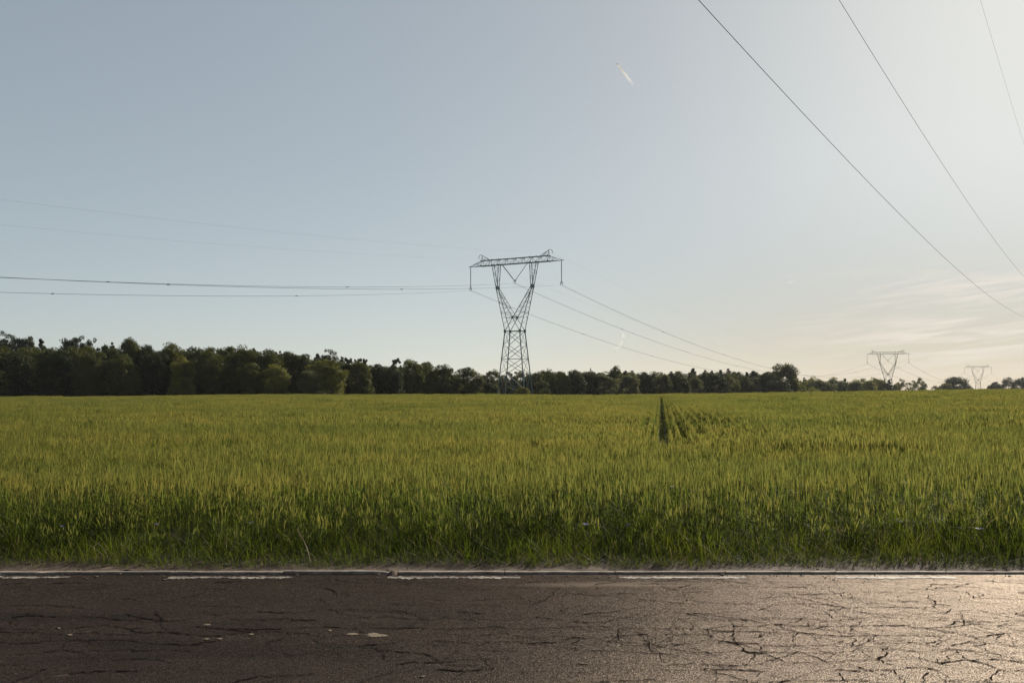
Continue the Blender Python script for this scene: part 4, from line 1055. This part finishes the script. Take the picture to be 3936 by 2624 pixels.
# ------------------------------------------------------------------ air
m, nt, out = new_mat('thin_haze')
pv = nt.nodes.new('ShaderNodeVolumePrincipled'); pv.inputs['Color'].default_value = (.93, .95, 1, 1); pv.inputs['Density'].default_value = .000065; pv.inputs['Anisotropy'].default_value = 0.0
L(nt, pv.outputs[0], out.inputs['Volume'])
mb = MB(); mb.box((0, 1100, 11.5), 3440, 3040, 57); haze = mb.build('haze', m); tag(haze, 'thin summer haze over the field', None, kind='stuff')

# ------------------------------------------------------------------ light
SUN_AZ, SUN_EL = R(29.5), R(23.5)
w = bpy.data.worlds.new('World'); S.world = w; w.use_nodes = True; nt = w.node_tree; nt.nodes.clear()
out = nt.nodes.new('ShaderNodeOutputWorld'); bg = nt.nodes.new('ShaderNodeBackground'); L(nt, bg.outputs[0], out.inputs[0])
sky = nt.nodes.new('ShaderNodeTexSky'); sky.sky_type = 'NISHITA'; sky.sun_disc = False
sky.sun_elevation = SUN_EL; sky.sun_rotation = SUN_AZ; sky.altitude = 100; sky.air_density = .65; sky.dust_density = .55; sky.ozone_density = 2.0
gm = nt.nodes.new('ShaderNodeGamma'); gm.inputs[1].default_value = .45; L(nt, sky.outputs[0], gm.inputs[0])   # softens the sky's range as thin high cloud does
hs = nt.nodes.new('ShaderNodeHueSaturation'); hs.inputs['Saturation'].default_value = .86; hs.inputs['Value'].default_value = 1.92; L(nt, gm.outputs[0], hs.inputs['Color'])
skyc = mixc(nt, 1.0, hs.outputs[0], (.985, 1.003, .94), 'MULTIPLY')
tc = nt.nodes.new('ShaderNodeTexCoord'); sp = nt.nodes.new('ShaderNodeSeparateXYZ'); L(nt, tc.outputs['Generated'], sp.inputs[0])
azn = val(nt, 'ARCTAN2', sp.outputs[0], sp.outputs[1]); eln = val(nt, 'ARCSINE', sp.outputs[2])
dim = val(nt, 'SUBTRACT', 1.0, val(nt, 'MULTIPLY', val(nt, 'MULTIPLY', val(nt, 'SUBTRACT', 1.0, ramp(nt, eln, 0.0, .24)), ramp(nt, azn, -.15, .45)), .33))
warm = val(nt, 'MULTIPLY', val(nt, 'SUBTRACT', 1.0, ramp(nt, eln, 0.0, .16)), ramp(nt, azn, -.1, .35))
skyc = mixc(nt, warm, skyc, mixc(nt, 1.0, skyc, (1.05, .975, .92), 'MULTIPLY'))
vd = nt.nodes.new('ShaderNodeVectorMath'); vd.operation = 'SCALE'; L(nt, skyc, vd.inputs[0]); L(nt, dim, vd.inputs['Scale']); low = vd.outputs[0]   # dimming painted into the sky low under the sun, standing for denser air
cmb = nt.nodes.new('ShaderNodeCombineXYZ'); L(nt, azn, cmb.inputs[0]); L(nt, val(nt, 'SUBTRACT', eln, val(nt, 'MULTIPLY', azn, .10)), cmb.inputs[1])
cn = noise(nt, scaled(nt, cmb.outputs[0], (9, 110, 1), (2.3, 4.1, 0)), 1.0, 7, .6, .6)
cn2 = noise(nt, scaled(nt, cmb.outputs[0], (4, 26, 1)), 1.0, 3, .5)
mk = val(nt, 'MULTIPLY', val(nt, 'MULTIPLY', ramp(nt, azn, .22, .42), ramp(nt, eln, .0, .04)), val(nt, 'SUBTRACT', 1.0, ramp(nt, eln, .085, .125)))
cf = val(nt, 'MULTIPLY', val(nt, 'MULTIPLY', ramp(nt, cn.outputs[0], .40, .66), ramp(nt, cn2.outputs[0], .3, .55)), mk)
cl = mixc(nt, val(nt, 'MULTIPLY', cf, .8), low, (6.9, 6.3, 5.6))
L(nt, cl, bg.inputs[0]); bg.inputs['Strength'].default_value = .064
sd = bpy.data.lights.new('sun', 'SUN'); sd.energy = 5.0; sd.angle = R(.55); sd.color = (1.0, .89, .74)
so = bpy.data.objects.new('sun', sd); COL.objects.link(so)
dirv = Vector((math.sin(SUN_AZ)*math.cos(SUN_EL), math.cos(SUN_AZ)*math.cos(SUN_EL), math.sin(SUN_EL)))
so.rotation_euler = (-dirv).to_track_quat('-Z', 'Y').to_euler(); so.location = (60, 100, 80)

cd = bpy.data.cameras.new('camera'); cam = bpy.data.objects.new('camera', cd); COL.objects.link(cam); S.camera = cam
cd.sensor_width = 36; cd.lens = 36*F/3936; cd.clip_end = 80000; cd.clip_start = .05
cam.location = (0, 0, EYE); cam.rotation_euler = (R(90)+PITCH, R(-.07)*0, 0)
S.view_settings.view_transform = 'Standard'; S.view_settings.look = 'None'; S.view_settings.gamma = 1; S.view_settings.exposure = 1.0
S.render.engine = 'CYCLES'
S.cycles.max_bounces = 6; S.cycles.diffuse_bounces = 3; S.cycles.glossy_bounces = 2; S.cycles.transmission_bounces = 4; S.cycles.transparent_max_bounces = 8; S.cycles.volume_bounces = 0
S.cycles.use_denoising = True
